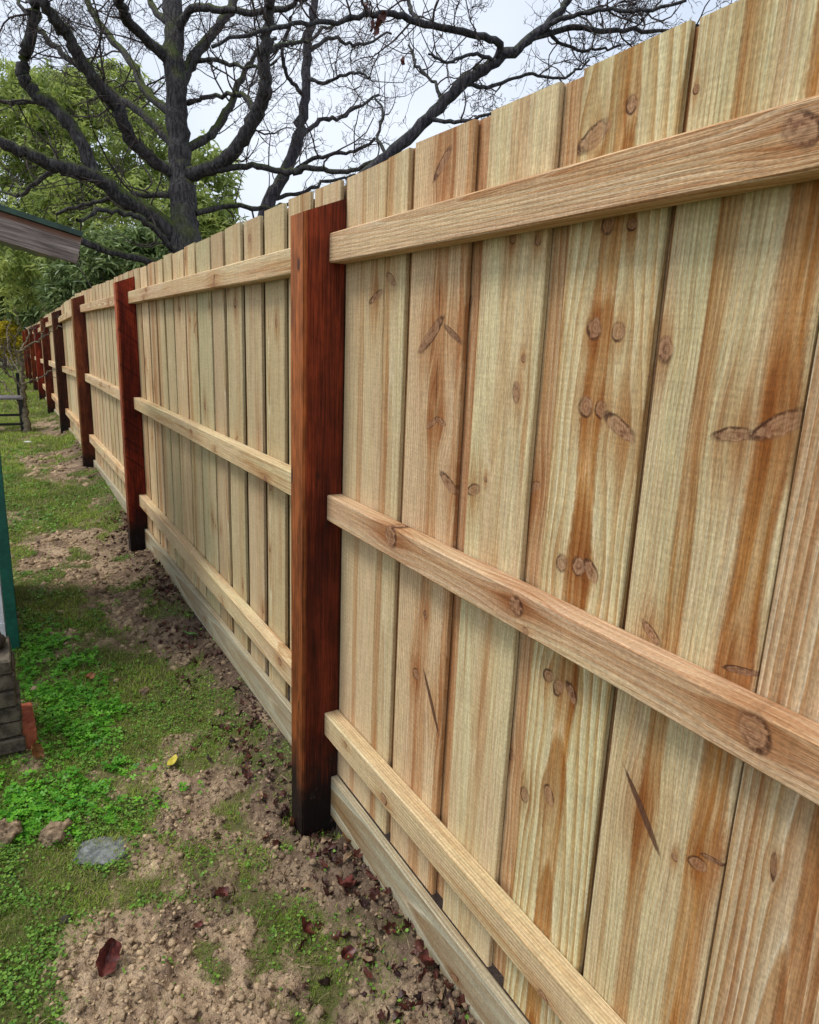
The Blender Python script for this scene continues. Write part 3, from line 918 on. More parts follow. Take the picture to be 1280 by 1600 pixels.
def tube(P, rad, sides, V, F):
    """append a tapered tube along P to the vertex and face lists"""
    P = np.asarray(P); n = len(P)
    T = np.gradient(P, axis=0); T /= np.linalg.norm(T, axis=1)[:, None] + 1e-9
    ref = np.array([0.31, 0.12, 0.94]) if abs(T[0] @ np.array([0.31, 0.12, 0.94])) < .9 else np.array([1.0, 0, 0])
    a = np.cross(T, ref); a /= np.linalg.norm(a, axis=1)[:, None] + 1e-9
    b = np.cross(T, a)
    base = sum(len(q) for q in V)
    th = np.arange(sides) * 2 * math.pi / sides
    ring = P[:, None] + np.asarray(rad)[:, None, None] * (np.cos(th)[None, :, None] * a[:, None] + np.sin(th)[None, :, None] * b[:, None])
    V.append(ring.reshape(-1, 3))
    k = (np.arange(n - 1)[:, None] * sides + np.arange(sides)[None]).ravel()
    k2 = (np.arange(n - 1)[:, None] * sides + (np.arange(sides)[None] + 1) % sides).ravel()
    F.append(np.stack([k, k2, k2 + sides, k + sides], 1) + base)
    tip = np.array([[(n - 1) * sides + j for j in (0, 1, 2, min(3, sides - 1))]]) + base
    F.append(tip)


def twig_walk(p, d, L, r0, n, wob, upb):
    pts, q, d = [p], p.copy(), d / np.linalg.norm(d)
    for k in range(n):
        d = d + rng.normal(0, wob, 3) + np.array([0, 0, upb])
        d /= np.linalg.norm(d)
        q = q + d * L / n
        pts.append(q)
    return np.array(pts), np.linspace(r0, r0 * .45, n + 1)


def grow(p, d, L, r, lev, V, F, stats):
    if lev == 0: n, sides = 7, 5
    elif lev == 1: n, sides = 6, 4
    else: n, sides = 4, 3
    pts, rad = twig_walk(p, d, L, r, n, .24 + .05 * lev, .05)
    tube(pts, rad, sides, V, F)
    if lev >= 3 or len(F) > stats: return
    m_ = (5, 5, 3)[lev] if lev < 3 else 0
    for _ in range(rng.integers(max(1, m_ - 2), m_ + 2)):
        k = rng.integers(1, n + 1)
        t = pts[k] - pts[k - 1]; t /= np.linalg.norm(t)
        s = rng.normal(0, 1, 3); s -= t * (s @ t); s /= np.linalg.norm(s)
        grow(pts[k], t * .65 + s * .8, L * rng.uniform(.34, .6), max(rad[k] * .62, .003), lev + 1, V, F, stats)


def bare_tree(name, label, depth, trunk, limbs, bark, twig_per_m=2.4, spread=1.7, twig_len=(.45, 1.15), cap=9000, group='bare trees behind the fence', foot=None):
    """trunk and limbs: lists of (u, v, radius px) traced at `depth`; each limb leans towards or away from the viewer"""
    root_pt = at(trunk[0][0], trunk[0][1], depth) if foot is None else np.array(foot)
    root_pt[2] = float(gz(root_pt[0], root_pt[1], False))
    root = empty(name, tuple(root_pt)); tag(root, label, 'tree', group)
    px = depth / FPX
    twV, twF = [], []

    def build(pname, path, lean, d0):
        P = []
        for i, (u, v, r) in enumerate(path):
            t = i / max(1, len(path) - 1)
            P.append(at(u, v, d0 + lean * t))
        P = spline(P, 6)
        P += rng.normal(0, 1, P.shape) * (.002 * depth) * np.linspace(.3, 1, len(P))[:, None]
        rad = np.interp(np.linspace(0, 1, len(P)), np.linspace(0, 1, len(path)), [q[2] * px * (1.0 if pname == 'trunk' else .86) for q in path])
        rad *= 1 + rng.normal(0, .06, len(P))
        V, F = [], []
        tube(P - root_pt, rad, 10 if path[0][2] > 6 else 7, V, F)
        o = np_mesh(pname, np.vstack(V), np.vstack(F), bark, root, True)
        return P, rad

    P, rad = build('trunk', trunk, 0.0, depth)
    tr_f = P[0].copy(); tr_f[2] = root_pt[2] - .1
    for j, (path, lean) in enumerate(limbs):
        d0 = depth
        for (q, qd) in starts: 
            if math.hypot(q[0] - path[0][0], q[1] - path[0][1]) < 14: d0 = qd
        P, rad = build('branch', path, lean, d0)
        for i, (u, v, r) in enumerate(path): starts.append(((u, v), d0 + lean * i / (len(path) - 1)))
        ln = np.linalg.norm(np.diff(P, axis=0), axis=1).sum()
        for _ in range(int(ln * twig_per_m * rng.uniform(.8, 1.2)) + 2):
            k = int(len(P) * rng.uniform(.15, .999)); k = min(max(k, 1), len(P) - 1)
            t = P[k] - P[k - 1]; t /= np.linalg.norm(t)
            s = rng.normal(0, 1, 3); s -= t * (s @ t); s /= np.linalg.norm(s)
            grow(P[k] - root_pt, t * .55 + s * .9 + np.array([0, 0, .15]), rng.uniform(*twig_len), min(rad[k] * .5, rng.uniform(.006, .013)), 0, twV, twF, cap)
    o = np_mesh('crown', np.vstack(twV), np.vstack(twF), TWIG, root, True)
    o['kind'] = 'stuff'
    return root, root_pt


starts = []
D1 = 8.2
t1, _ = bare_tree('bare_tree', 'large dark bare tree with mossy spreading limbs rising behind the fence', D1,
    [(296, 640, 27), (293, 480, 26), (291, 390, 24), (288, 330, 20), (283, 270, 18), (280, 220, 17), (276, 150, 16.5), (272, 80, 16), (270, 0, 15), (268, -70, 12), (262, -160, 7)],
    [([(282, 372, 17), (240, 337, 15), (195, 311, 14), (150, 277, 13), (101, 262, 12), (56, 247, 10), (0, 221, 9), (-70, 190, 7)], -1.2),
     ([(150, 277, 11), (124, 217, 11), (86, 169, 11), (49, 139, 10), (35, 108, 10), (45, 67, 9), (56, 22, 9), (62, -10, 8), (72, -80, 5)], -.6),
     ([(278, 278, 10), (232, 244, 11), (202, 214, 11), (184, 169, 11.5), (157, 139, 11), (127, 94, 10), (101, 52, 9), (75, 15, 8), (62, -40, 5)], -1.6),
     ([(272, 228, 8), (225, 180, 8), (180, 146, 7), (124, 105, 6), (75, 64, 5), (37, 15, 4), (10, -30, 3)], 1.3),
     ([(270, 180, 9), (225, 139, 8), (206, 97, 7), (165, 49, 7), (135, 0, 6), (110, -50, 4)], 1.6),
     ([(272, 100, 10), (217, 52, 9), (195, 22, 8), (184, -10, 7), (170, -70, 5)], -1.3),
     ([(280, 135, 11), (300, 94, 11), (330, 56, 9), (356, 22, 8), (367, -10, 7), (390, -60, 5)], 1.0),
     ([(290, 275, 13), (337, 259, 12), (375, 225, 12), (401, 176, 12), (416, 135, 11), (414, 86, 10), (420, 30, 9), (424, -10, 8), (440, -70, 5)], -1.2),
     ([(288, 235, 8), (330, 210, 8), (356, 169, 7), (375, 124, 6), (397, 90, 4), (430, 60, 3)], 1.2),
     ([(401, 176, 6), (380, 150, 5), (365, 148, 4), (330, 150, 4), (292, 160, 5)], .6),
     ([(337, 266, 6), (394, 259, 5.5), (442, 268, 5.5), (480, 262, 5), (530, 268, 4), (590, 250, 3)], -.4),
     ([(305, 334, 6), (360, 322, 5), (412, 326, 4), (470, 312, 3)], .5),
     ([(280, 307, 6), (230, 303, 6), (190, 304, 5), (140, 318, 4), (90, 330, 3)], .9),
     ([(262, 34, 7), (240, 15, 6), (228, -20, 5)], .6),
     ([(290, 410, 7), (240, 409, 6.5), (172, 394, 6), (127, 378, 6), (80, 380, 5), (20, 360, 4)], -.9),
     ([(285, 395, 7), (268, 386, 6), (240, 356, 5), (202, 334, 5), (160, 330, 4), (120, 345, 3)], -1.3),
     ([(101, 262, 5), (70, 275, 4), (40, 300, 3.5), (10, 305, 3)], .5),
     ([(86, 169, 5), (50, 158, 4.5), (15, 160, 4), (-20, 150, 3)], .6),
     ([(300, 94, 5), (340, 95, 4), (380, 105, 3), (430, 98, 2.5)], -.6),
     ([(272, 60, 8), (300, 15, 7), (345, 14, 6), (420, 18, 5), (490, -10, 4)], -.7),
     ([(414, 86, 5), (440, 70, 4), (475, 65, 3), (520, 40, 2.5)], .5)],
    BARK, 2.7, cap=15000)

starts = []
bare_tree('bare_tree', 'slender grey leaning bare tree just right of the large dark tree', 9.6,
    [(400, 620, 12), (404, 420, 11), (416, 326, 10), (442, 277, 9), (466, 215, 9), (476, 150, 7), (480, 80, 7), (490, 20, 6), (500, -50, 4)],
    [([(466, 215, 5), (500, 190, 4), (540, 178, 3.5), (590, 150, 2.5)], 1.0),
     ([(476, 150, 4), (450, 120, 3.5), (440, 80, 3), (455, 30, 2.5)], -.8),
     ([(480, 80, 4), (520, 60, 3.5), (560, 70, 3), (610, 50, 2)], .8),
     ([(442, 277, 4), (490, 250, 3.5), (540, 240, 3), (585, 220, 2.5)], -.6),
     ([(425, 310, 4), (470, 300, 3.5), (520, 280, 3), (560, 275, 2)], .8),
     ([(478, 120, 3.5), (510, 130, 3), (545, 115, 2.5), (580, 120, 2)], -.8)],
    BARK2, 2.4, twig_len=(.4, .95), cap=6000)

starts = []
t3, t3o = bare_tree('bare_tree', 'bare tree with thin crooked limbs reaching over the fence at upper right', 6.6,
    [(470, 700, 14), (500, 420, 12), (550, 300, 10.5), (606, 244, 9), (668, 186, 9), (723, 131, 9), (775, 96, 8.5), (826, 62, 7), (874, 20, 5.5), (900, -20, 4), (930, -80, 3)],
    [([(775, 96, 7), (780, 66, 6.5), (723, 51, 6), (654, 34, 6), (606, 20, 5), (537, 31, 4), (470, 40, 3.5), (400, 48, 3), (330, 68, 2.5)], -1.2),
     ([(826, 62, 5), (895, 43, 5), (945, 50, 4.5), (991, 47, 4), (1074, 45, 3), (1142, 20, 2)], .6),
     ([(850, 40, 5), (905, 22, 4), (950, 14, 3.5), (1010, 16, 3), (1070, 2, 2.5)], -.5),
     ([(723, 131, 4), (770, 135, 3.5), (820, 118, 3), (880, 120, 2.5), (920, 98, 2)], .6),
     ([(668, 186, 4), (720, 190, 3.5), (760, 178, 2.5), (800, 165, 2)], -.5),
     ([(654, 34, 4), (640, 5, 3.5), (650, -40, 3)], .4),
     ([(690, 165, 4), (680, 130, 3), (650, 100, 2.5), (640, 70, 2)], .6),
     ([(850, 40, 4), (880, 70, 3), (930, 78, 2.5), (970, 70, 2)], .5),
     ([(775, 96, 4), (740, 85, 3), (700, 95, 2.5), (670, 85, 2)], -.7),
     ([(606, 244, 4), (590, 215, 3), (600, 180, 2.5), (585, 150, 2)], .6)],
    BARK2, 4.2, twig_len=(.35, .8), cap=9000)


# ------------------------------------------------------------------ leafy crowns
def rand_rot(n, droop=0.0):
    """n random frames; the template's +x (leaf length) points outwards, tipped down by droop"""
    a = rng.uniform(0, 2 * math.pi, n); e = rng.normal(-droop, .45, n); r = rng.normal(0, .8, n)
    ca, sa, ce, se, cr, sr = np.cos(a), np.sin(a), np.cos(e), np.sin(e), np.cos(r), np.sin(r)
    X = np.stack([ca * ce, sa * ce, se], 1)
    Y0 = np.stack([-sa, ca, np.zeros(n)], 1); Z0 = np.cross(X, Y0)
    Y = cr[:, None] * Y0 + sr[:, None] * Z0
    return np.stack([X, Y, np.cross(X, Y)], 2)


LANCE = [(0, 0, 0), (.3, .11, .03), (.3, -.11, .03), (.3, 0, -.015), (.72, .09, .0), (.72, -.09, .0), (.72, 0, -.045), (1, 0, -.1)]
LANCE_F = [(0, 3, 1), (0, 2, 3), (1, 3, 6), (1, 6, 4), (3, 2, 5), (3, 5, 6), (4, 6, 7), (6, 5, 7)]


def leafy(name, label, cat, depth, lobes, mat, n_cl, per, size, bark=BARK, droop=.45, group='evergreen trees behind the fence', trunk=True, foot=None):
    px = depth / FPX
    u0, v0 = lobes[0][0], lobes[0][1]
    base = at(u0, v0, depth) if foot is None else np.array([foot[0], foot[1], 0.0])
    base[2] = float(gz(base[0], base[1], False))
    root = empty(name, tuple(base)); tag(root, label, cat, group)
    wts = np.array([l[2] * l[3] for l in lobes], float); wts /= wts.sum()
    C = []
    for l, w in zip(lobes, wts):
        k = max(4, int(n_cl * w))
        d = rng.normal(0, 1, (k, 3)); d /= np.linalg.norm(d, axis=1)[:, None]
        rr = rng.uniform(.35, 1.0, k) ** .5
        c0 = at(l[0], l[1], depth + (l[4] if len(l) > 4 else 0))
        rx, rz = l[2] * px, l[3] * px
        lumpy = 1 + .22 * np.sin(d[:, 0] * 5 + l[0]) * np.sin(d[:, 2] * 6 + l[1])
        off = d * rr[:, None] * lumpy[:, None]
        P = c0 + off[:, :1] * rx * RT + off[:, 1:2] * (rx * .8) * np.array([FW[0], FW[1], 0]) + off[:, 2:] * rz * np.array([0, 0, 1.0])
        C.append(P)
    C = np.vstack(C)
    C = C[C[:, 2] > base[2] + .25]
    n = len(C) * per
    P = np.repeat(C, per, 0) + rng.normal(0, size * .38, (n, 3))
    M = rand_rot(n, droop) * (size * rng.uniform(.65, 1.25, n))[:, None, None]
    ct = rng.uniform(0, 1, len(C))
    tint = np.clip(np.repeat(ct, per) * .55 + rng.uniform(0, .45, n), 0, 1)
    o = bulk('crown', LANCE, LANCE_F, M, P - base, mat, tint, root, True)
    o['kind'] = 'stuff'
    # woody frame: trunk and boughs reaching into the lobes
    V, F = [], []
    top = C.mean(0); hh = top[2] - base[2]
    path = spline([np.zeros(3), (top - base) * np.array([.25, .25, .35]) + np.array([.05, .04, 0]), (top - base) * np.array([.8, .8, .8]), top - base + np.array([0, 0, .3])], 6)
    tube(path, np.linspace(max(.05, hh * .035), .03, len(path)), 8, V, F)
    mesh = np_mesh('trunk', np.vstack(V), np.vstack(F), bark, root, True)
    V, F = [], []
    for _ in range(14):
        k = rng.integers(len(path) // 3, len(path)); tgt = C[rng.integers(len(C))] - base
        q = spline([path[k], (path[k] + tgt) / 2 + rng.normal(0, .12, 3), tgt], 5)
        tube(q, np.linspace(.03, .008, len(q)), 5, V, F)
    mesh_b = np_mesh('boughs', np.vstack(V), np.vstack(F), bark, root, True)
    return root


leafy('evergreen_tree', 'broad yellow-green evergreen tree with narrow drooping leaves behind the large bare tree', 'tree', 15.0,
      [(140, 225, 150, 110), (318, 300, 56, 72), (20, 260, 110, 120), (190, 350, 190, 90), (60, 160, 60, 50), (150, 420, 190, 70), (160, 150, 70, 45)], EVERGREEN, 3600, 17, .18)
leafy('evergreen_tree', 'dark green leafy evergreen just above the fence below the bare tree limb', 'tree', 12.4,
      [(190, 420, 70, 60), (140, 430, 55, 45), (105, 470, 36, 40), (240, 395, 40, 40)], DARKGREEN, 900, 16, .17)
leafy('evergreen_tree', 'dark green leafy tree over the far end of the fence beneath the shed eave', 'tree', 22.0,
      [(60, 430, 65, 55), (10, 440, 60, 50), (85, 470, 35, 36), (-20, 400, 60, 60), (50, 480, 30, 30, -.5)], DARKGREEN, 1100, 16, .26)
leafy('yellow_shrub', 'yellow leaved shrub beyond the far end of the fence', 'shrub', 21.5,
      [(16, 520, 17, 20), (4, 535, 18, 26), (24, 545, 10, 16)], YELLOW, 110, 14, .17, SAPLING_BARK, .1, 'shrubs at the far end of the yard')
leafy('green_shrub', 'dull green shrub closing the far end of the yard under the yellow shrub', 'shrub', 23.5,
      [(6, 548, 40, 26), (-30, 540, 30, 34), (30, 530, 18, 30), (-5, 500, 40, 34), (20, 480, 30, 26)], DARKGREEN, 420, 14, .18, SAPLING_BARK, .1, 'shrubs at the far end of the yard')

# bare sapling in the yard, far down by the fence
starts = []
Dg = 9.0
yard_side, _ = bare_tree('bare_sapling', 'small bare sapling standing in the lawn beside the far fence bays', 9.05,
    [(45.5, 688, 6), (42, 665, 5.5), (38, 640, 5), (36, 605, 4.2), (34, 575, 3), (33, 549, 2.2)],
    [([(36, 610, 2.6), (22, 590, 2.2), (5, 578, 1.8), (-15, 560, 1.3)], -.3),
     ([(39, 645, 2.4), (25, 622, 2), (8, 600, 1.6), (-8, 590, 1.2)], .3),
     ([(33, 549, 1.8), (48, 538, 1.6), (64, 527.5, 1.4), (86, 515.5, 1.1), (112, 498, .8)], -.5),
     ([(33, 549, 1.6), (40, 533, 1.4), (52, 511, 1.0)], .3),
     ([(64, 527.5, 1.2), (68, 516, 1.1), (66, 496, .8), (70, 478, .6)], -.2),
     ([(35, 590, 1.8), (18, 560, 1.6), (10, 530, 1.3), (14, 500, 1)], .4),
     ([(35, 580, 1.6), (22, 545, 1.4), (30, 510, 1.1), (24, 480, .8)], -.3),
     ([(36, 600, 1.6), (58, 592, 1.3), (80, 578, 1.0)], .2),
     ([(22, 590, 1.4), (12, 560, 1.2), (0, 540, 1)], .2)],
    SAPLING_BARK, 2.2, twig_len=(.18, .42), cap=1200, group='saplings in the yard')

# hanging dead leaves left on the right-hand tree
def leaf_shape(kind, size, curl, fold, seed):
    """real leaf blade about its middle: rings from the centre out, curled and cupped"""
    ns, nr_ = 28, 4
    V = [(0, 0, 0)]; F = []
    r = random.Random(seed)
    ph = r.uniform(0, 6)
    for j in range(1, nr_ + 1):
        for i in range(ns):
            th = 2 * math.pi * i / ns
            if kind == 'maple':
                rad = .62 + .38 * abs(math.cos(th * 2.5)) ** 1.3 + .06 * math.sin(th * 11)
                if abs(th - math.pi) < .4: rad *= .65
            elif kind == 'oval':
                rad = 1 / math.sqrt((math.cos(th)) ** 2 + (math.sin(th) / .42) ** 2) * (1 + .03 * math.sin(th * 9))
            else:
                rad = 1 / math.sqrt((math.cos(th)) ** 2 + (math.sin(th) / .62) ** 2) * (1 + .08 * math.sin(th * 7 + ph))
            q = rad * j / nr_
            x, y = q * math.cos(th), q * math.sin(th)
            z = fold * abs(y) + curl * x * x - .25 * curl * y + .16 * math.sin(x * 6 + ph + y * 2) * q * (.5 + abs(curl)) + .05 * math.sin(y * 9 + ph * 2) * q
            V.append((x * size, y * size, z * size))
    for i in range(ns): F.append((0, 1 + i, 1 + (i + 1) % ns))
    for j in range(nr_ - 1):
        for i in range(ns):
            a, b = 1 + j * ns + i, 1 + j * ns + (i + 1) % ns
            F.append((a, a + ns, b + ns, b))
    return V, F


for (u, v, s, rx) in ((578, 22, .05, 1.2), (585, 38, .055, 1.5), (594, 34, .05, 1.0), (590, 50, .045, 1.4), (600, 26, .04, 1.7), (570, 12, .04, 1.2), (628, 95, .035, 1.3)):
    Vv, Ff = leaf_shape('ragged', s, .5, .5, int(u))
    p = at(u, v, 5.95)
    o = mesh_obj('hanging_leaf', Vv, Ff, DEAD_RED, t3, True)
    o.location = Vector(p - t3o); o.rotation_euler = (0.3, rx, rng.uniform(0, 6))

# ------------------------------------------------------------------ ground cover
BLADE = [(-.5, 0, 0), (.5, 0, 0), (-.38, .12, .5), (.38, .12, .5), (0, .42, 1)]
BLADE_F = [(0, 1, 3), (0, 3, 2), (2, 3, 4)]


def on_ground(n, x0, x1, y0, y1):
    return rng.uniform(x0, x1, n), rng.uniform(y0, y1, n)


def yaw_frames(n, wid, ln, tilt=.5):
    a = rng.uniform(0, 2 * math.pi, n); t = np.abs(rng.normal(0, tilt, n))
    ca, sa, ct, st = np.cos(a), np.sin(a), np.cos(t), np.sin(t)
    X = np.stack([ca, sa, np.zeros(n)], 1)
    Z = np.stack([-sa * st, ca * st, ct], 1)
    Y = np.cross(Z, X)
    return np.stack([X * wid[:, None], Y * ln[:, None], Z * ln[:, None]], 2)


GP, GM, GT = [], [], []
for (x0, x1, y0, y1, dens, L, W) in ((-1.15, .0, .9, 2.6, 44000, .017, .0017), (-1.15, .0, 2.6, 4.6, 24000, .022, .0024), (-1.0, .0, 4.6, 8, 11000, .028, .0036),
                                     (-1.0, .0, 8, 13, 5500, .035, .006), (-1.4, .2, 13, 28, 1500, .05, .011), (-2.2, -1.15, .6, 3.3, 2500, .028, .003)):
    n = int(dens * (x1 - x0) * (y1 - y0))
    x, y = on_ground(n, x0, x1, y0, y1)
    s = soil_mask(x, y); clump = fbm(x * 14, y * 10, 101)
    fence_strip = np.exp(-(x / .12) ** 2)
    keep = rng.uniform(0, 1, n) < np.clip((1 - s) * (.3 + 1.2 * sstep(.34, .56, clump)) * (1 - .8 * fence_strip * (y < 9)), .015, 1)
    x, y = x[keep], y[keep]; n = len(x)
    GP.append(np.stack([x, y, gz(x, y) - .002], 1))
    GM.append(yaw_frames(n, W * rng.uniform(.7, 1.4, n), L * rng.uniform(.5, 1.5, n), .65))
    GT.append(np.clip(sstep(.3, .7, fbm(x * 3, y * 2.2, 131)) * .6 + rng.uniform(0, .45, n), 0, 1))
o = bulk('grass', BLADE, BLADE_F, np.concatenate(GM), np.vstack(GP), GRASS, np.concatenate(GT))
tag(o, 'short worn lawn grass between the bare clay patches', 'grass', None, 'stuff')

# small round leaved weeds through the lawn
ROUND = [(0, 0, .0), (.5, 0, .1), (.25, .43, .12), (-.25, .43, .1), (-.5, 0, .12), (-.25, -.43, .1), (.25, -.43, .12)]
ROUND_F = [(0, 1, 2), (0, 2, 3), (0, 3, 4), (0, 4, 5), (0, 5, 6), (0, 6, 1)]


def tilt_frames(n, size, tilt):
    M = yaw_frames(n, np.ones(n), np.ones(n), tilt)
    return M * size[:, None, None]


WP, WM, WT = [], [], []
for (x0, x1, y0, y1, dens, sz) in ((-1.1, 0, .9, 2.7, 30000, .0066), (-1.1, 0, 2.7, 5, 11000, .010), (-1.0, 0, 5, 9, 3000, .016)):
    n = int(dens * (x1 - x0) * (y1 - y0))
    x, y = on_ground(n, x0, x1, y0, y1)
    dens_f = (1 - soil_mask(x, y)) * sstep(.36, .62, fbm(x * 8 + 2, y * 7, 151)) * (.3 + .7 * sstep(-.3, -.65, x)) + .006
    dens_f = np.where(np.hypot(x + .625, y - 1.885) < .066, 0, dens_f)
    keep = rng.uniform(0, 1, n) < dens_f
    x, y = x[keep], y[keep]; n = len(x)
    WP.append(np.stack([x, y, gz(x, y) + rng.uniform(.002, .016, n)], 1))
    WM.append(tilt_frames(n, sz * rng.uniform(.6, 1.5, n), .55)); WT.append(rng.uniform(0, 1, n))
o = bulk('ground_cover_weeds', ROUND, ROUND_F, np.concatenate(WM), np.vstack(WP), WEED, np.concatenate(WT))
tag(o, 'low small leaved weeds spread through the lawn', 'weeds', None, 'stuff')

# bright clover
HEART = [(0, 0, 0), (.35, .30, .06), (.75, .48, .12), (1.0, .30, .16), (.88, 0, .05), (1.0, -.30, .16), (.75, -.48, .12), (.35, -.30, .06)]
CL, CLF = [], []
for k in range(3):
    a = k * 2 * math.pi / 3; b0 = len(CL)
    CL += [(x * math.cos(a) - y * math.sin(a), x * math.sin(a) + y * math.cos(a), z) for x, y, z in HEART]
    CLF += [(b0, b0 + i, b0 + i + 1) for i in range(1, 7)]
n = 34000
x, y = on_ground(n, -1.2, -.3, 1.75, 3.9)
cm = soft_mask(x, y, 'clover')
extra = sstep(.62, .7, fbm(x * 6 + 1, y * 5, 171)) * .25 + np.exp(-(((x + .09) / .07) ** 2 + ((y - 2.45) / .16) ** 2)) * .4
keep = rng.uniform(0, 1, n) < np.clip(cm * (.04 + .6 * sstep(.36, .62, fbm(x * 10, y * 8, 181))) + extra * .25, 0, 1)
keep &= ~((x < -.76) & (y > 2.44) & (y < 2.76))
keep &= ~(np.hypot(x + .625, y - 1.885) < .07)
x, y = x[keep], y[keep]; n = len(x)
hgt = rng.uniform(.006, .028, n) * (.5 + fbm(x * 9, y * 9, 191))
o = bulk('clover', CL, CLF, tilt_frames(n, rng.uniform(.0045, .0135, n), .5), np.stack([x, y, gz(x, y) + hgt], 1), CLOVER, np.clip(rng.normal(.45, .3, n) * (.5 + fbm(x * 7, y * 7, 195)), 0, 1))
tag(o, 'bright green clover patch beside the brick pier', 'clover', None, 'stuff')

# clods of broken clay
bm = bmesh.new(); bmesh.ops.create_icosphere(bm, subdivisions=1, radius=1.0)
ICO = np.array([v.co for v in bm.verts]); ICO_F = np.array([[q.index for q in f.verts] for f in bm.faces]); bm.free()
CV, CFs, CT = [], [], []
for var in range(6):
    tv = ICO * (1 + rng.uniform(-.5, .3, len(ICO)))[:, None] * rng.uniform(.6, 1.25, 3)[None]
    CP, CM, CTt = [], [], []
    for (x0, x1, y0, y1, dens, s0) in ((-1.0, 0, .75, 2.6, 1700, .0044), (-1.0, 0, 2.6, 5.4, 380, .0080), (-1, 0, 5.4, 10, 90, .012)):
        n = int(dens * (x1 - x0) * (y1 - y0))
        x, y = on_ground(n, x0, x1, y0, y1)
        s = soil_mask(x, y)
        keep = rng.uniform(0, 1, n) < np.clip(s * s * (.25 + sstep(.35, .6, fbm(x * 9, y * 9, 201))), .008, 1)
        x, y = x[keep], y[keep]; n = len(x)
        sz = s0 * np.exp(rng.normal(0, .62, n)); sz = np.minimum(sz, s0 * 3.4)
        M = tilt_frames(n, sz, .9); M[:, :, 2] *= .7
        CP.append(np.stack([x, y, gz(x, y) + sz * .05], 1)); CM.append(M)
        w = np.exp(-(x / .24) ** 2)
        CTt.append(np.clip(rng.normal(.68, .2, n) * (1 - .6 * w) - .25 * sstep(.55, .7, fbm(x * 8 + 4, y * 6, 63)) + .25 * (fbm(x * 5, y * 5, 67) - .5), .02, 1))
    M, P = np.concatenate(CM), np.vstack(CP)
    V = np.einsum('nij,kj->nki', M, tv) + P[:, None]
    off = sum(len(q) for q in CV)
    CV.append(V.reshape(-1, 3)); CFs.append((ICO_F[None] + (np.arange(len(P)) * len(tv))[:, None, None]).reshape(-1, 3) + off)
    CT.append(np.repeat(np.concatenate(CTt), len(tv)))
o = np_mesh('clay_crumbs', np.vstack(CV), np.vstack(CFs), CLOD, None, False, np.concatenate(CT))
tag(o, 'broken crumbs of clay over the bare soil', 'soil', None, 'stuff')

# leaf litter along the foot of the fence
x, y = on_ground(3000, -.42, -.02, .85, 5.5)
keep = rng.uniform(0, 1, len(x)) < np.exp(-((x + .03) / .14) ** 2) * (.2 + sstep(.42, .6, fbm(x * 4, y * 3, 211)))
x, y = x[keep], y[keep]
AV, AF, AT = [], [], []
for var, (kind, cu, fo) in enumerate((('maple', .9, .7), ('oval', .6, .9), ('ragged', -.5, .8), ('maple', -.8, .3))):
    LV, LF = leaf_shape(kind, 1.0, cu, fo, 5 + var)
    LV = np.array(LV) * np.array([1, .8, 1]); LF3 = []
    for f in LF: LF3 += [f] if len(f) == 3 else [(f[0], f[1], f[2]), (f[0], f[2], f[3])]
    xx, yy = x[var::4], y[var::4]; n = len(xx)
    M = tilt_frames(n, rng.uniform(.007, .020, n), .9); P = np.stack([xx, yy, gz(xx, yy) + .005], 1)
    V = np.einsum('nij,kj->nki', M, LV) + P[:, None]
    off = sum(len(q) for q in AV)
    AV.append(V.reshape(-1, 3)); AF.append((np.array(LF3)[None] + (np.arange(n) * len(LV))[:, None, None]).reshape(-1, 3) + off)
    AT.append(np.repeat(rng.uniform(0, .8, n), len(LV)))
o = np_mesh('leaf_litter', np.vstack(AV), np.vstack(AF), LITTER, None, True, np.concatenate(AT))
tag(o, 'dark damp leaf litter gathered along the foot of the fence', 'leaf litter', None, 'stuff')


# dry straw and twig scraps
x, y = on_ground(1500, -.95, -.03, .9, 5.0)
keep = rng.uniform(0, 1, len(x)) < .25 + .5 * np.exp(-(x / .3) ** 2)
x, y = x[keep], y[keep]; n = len(x)
an = rng.uniform(0, 2 * math.pi, n); ln = rng.uniform(.008, .045, n) ** 1.0; wd = rng.uniform(.0008, .0022, n)
M = np.stack([np.stack([np.cos(an), np.sin(an), 0 * an], 1) * wd[:, None], np.stack([0 * an, 0 * an, 1 + 0 * an], 1) * ln[:, None] * .15,
              np.stack([-np.sin(an), np.cos(an), rng.uniform(-.1, .25, n)], 1) * ln[:, None]], 2)
o = bulk('straw_scraps', BLADE, BLADE_F, M, np.stack([x, y, gz(x, y) + .005], 1), STRAW, rng.uniform(0, 1, n))
tag(o, 'scraps of dry straw and twig over the yard soil', 'debris', None, 'stuff')


# single leaves, clods and stones one can pick out
def leaf_thing(kind, size, x, y, mat, rot, curl, fold, label, seed, lift=.01):
    Vv, Ff = leaf_shape(kind, size, curl, fold, seed)
    o = mesh_obj('fallen_leaf', Vv, Ff, mat, None, True)
    o.location = (x, y, float(gz(x, y)) + lift); o.rotation_euler = rot
    return tag(o, label, 'leaf', 'fallen leaves')


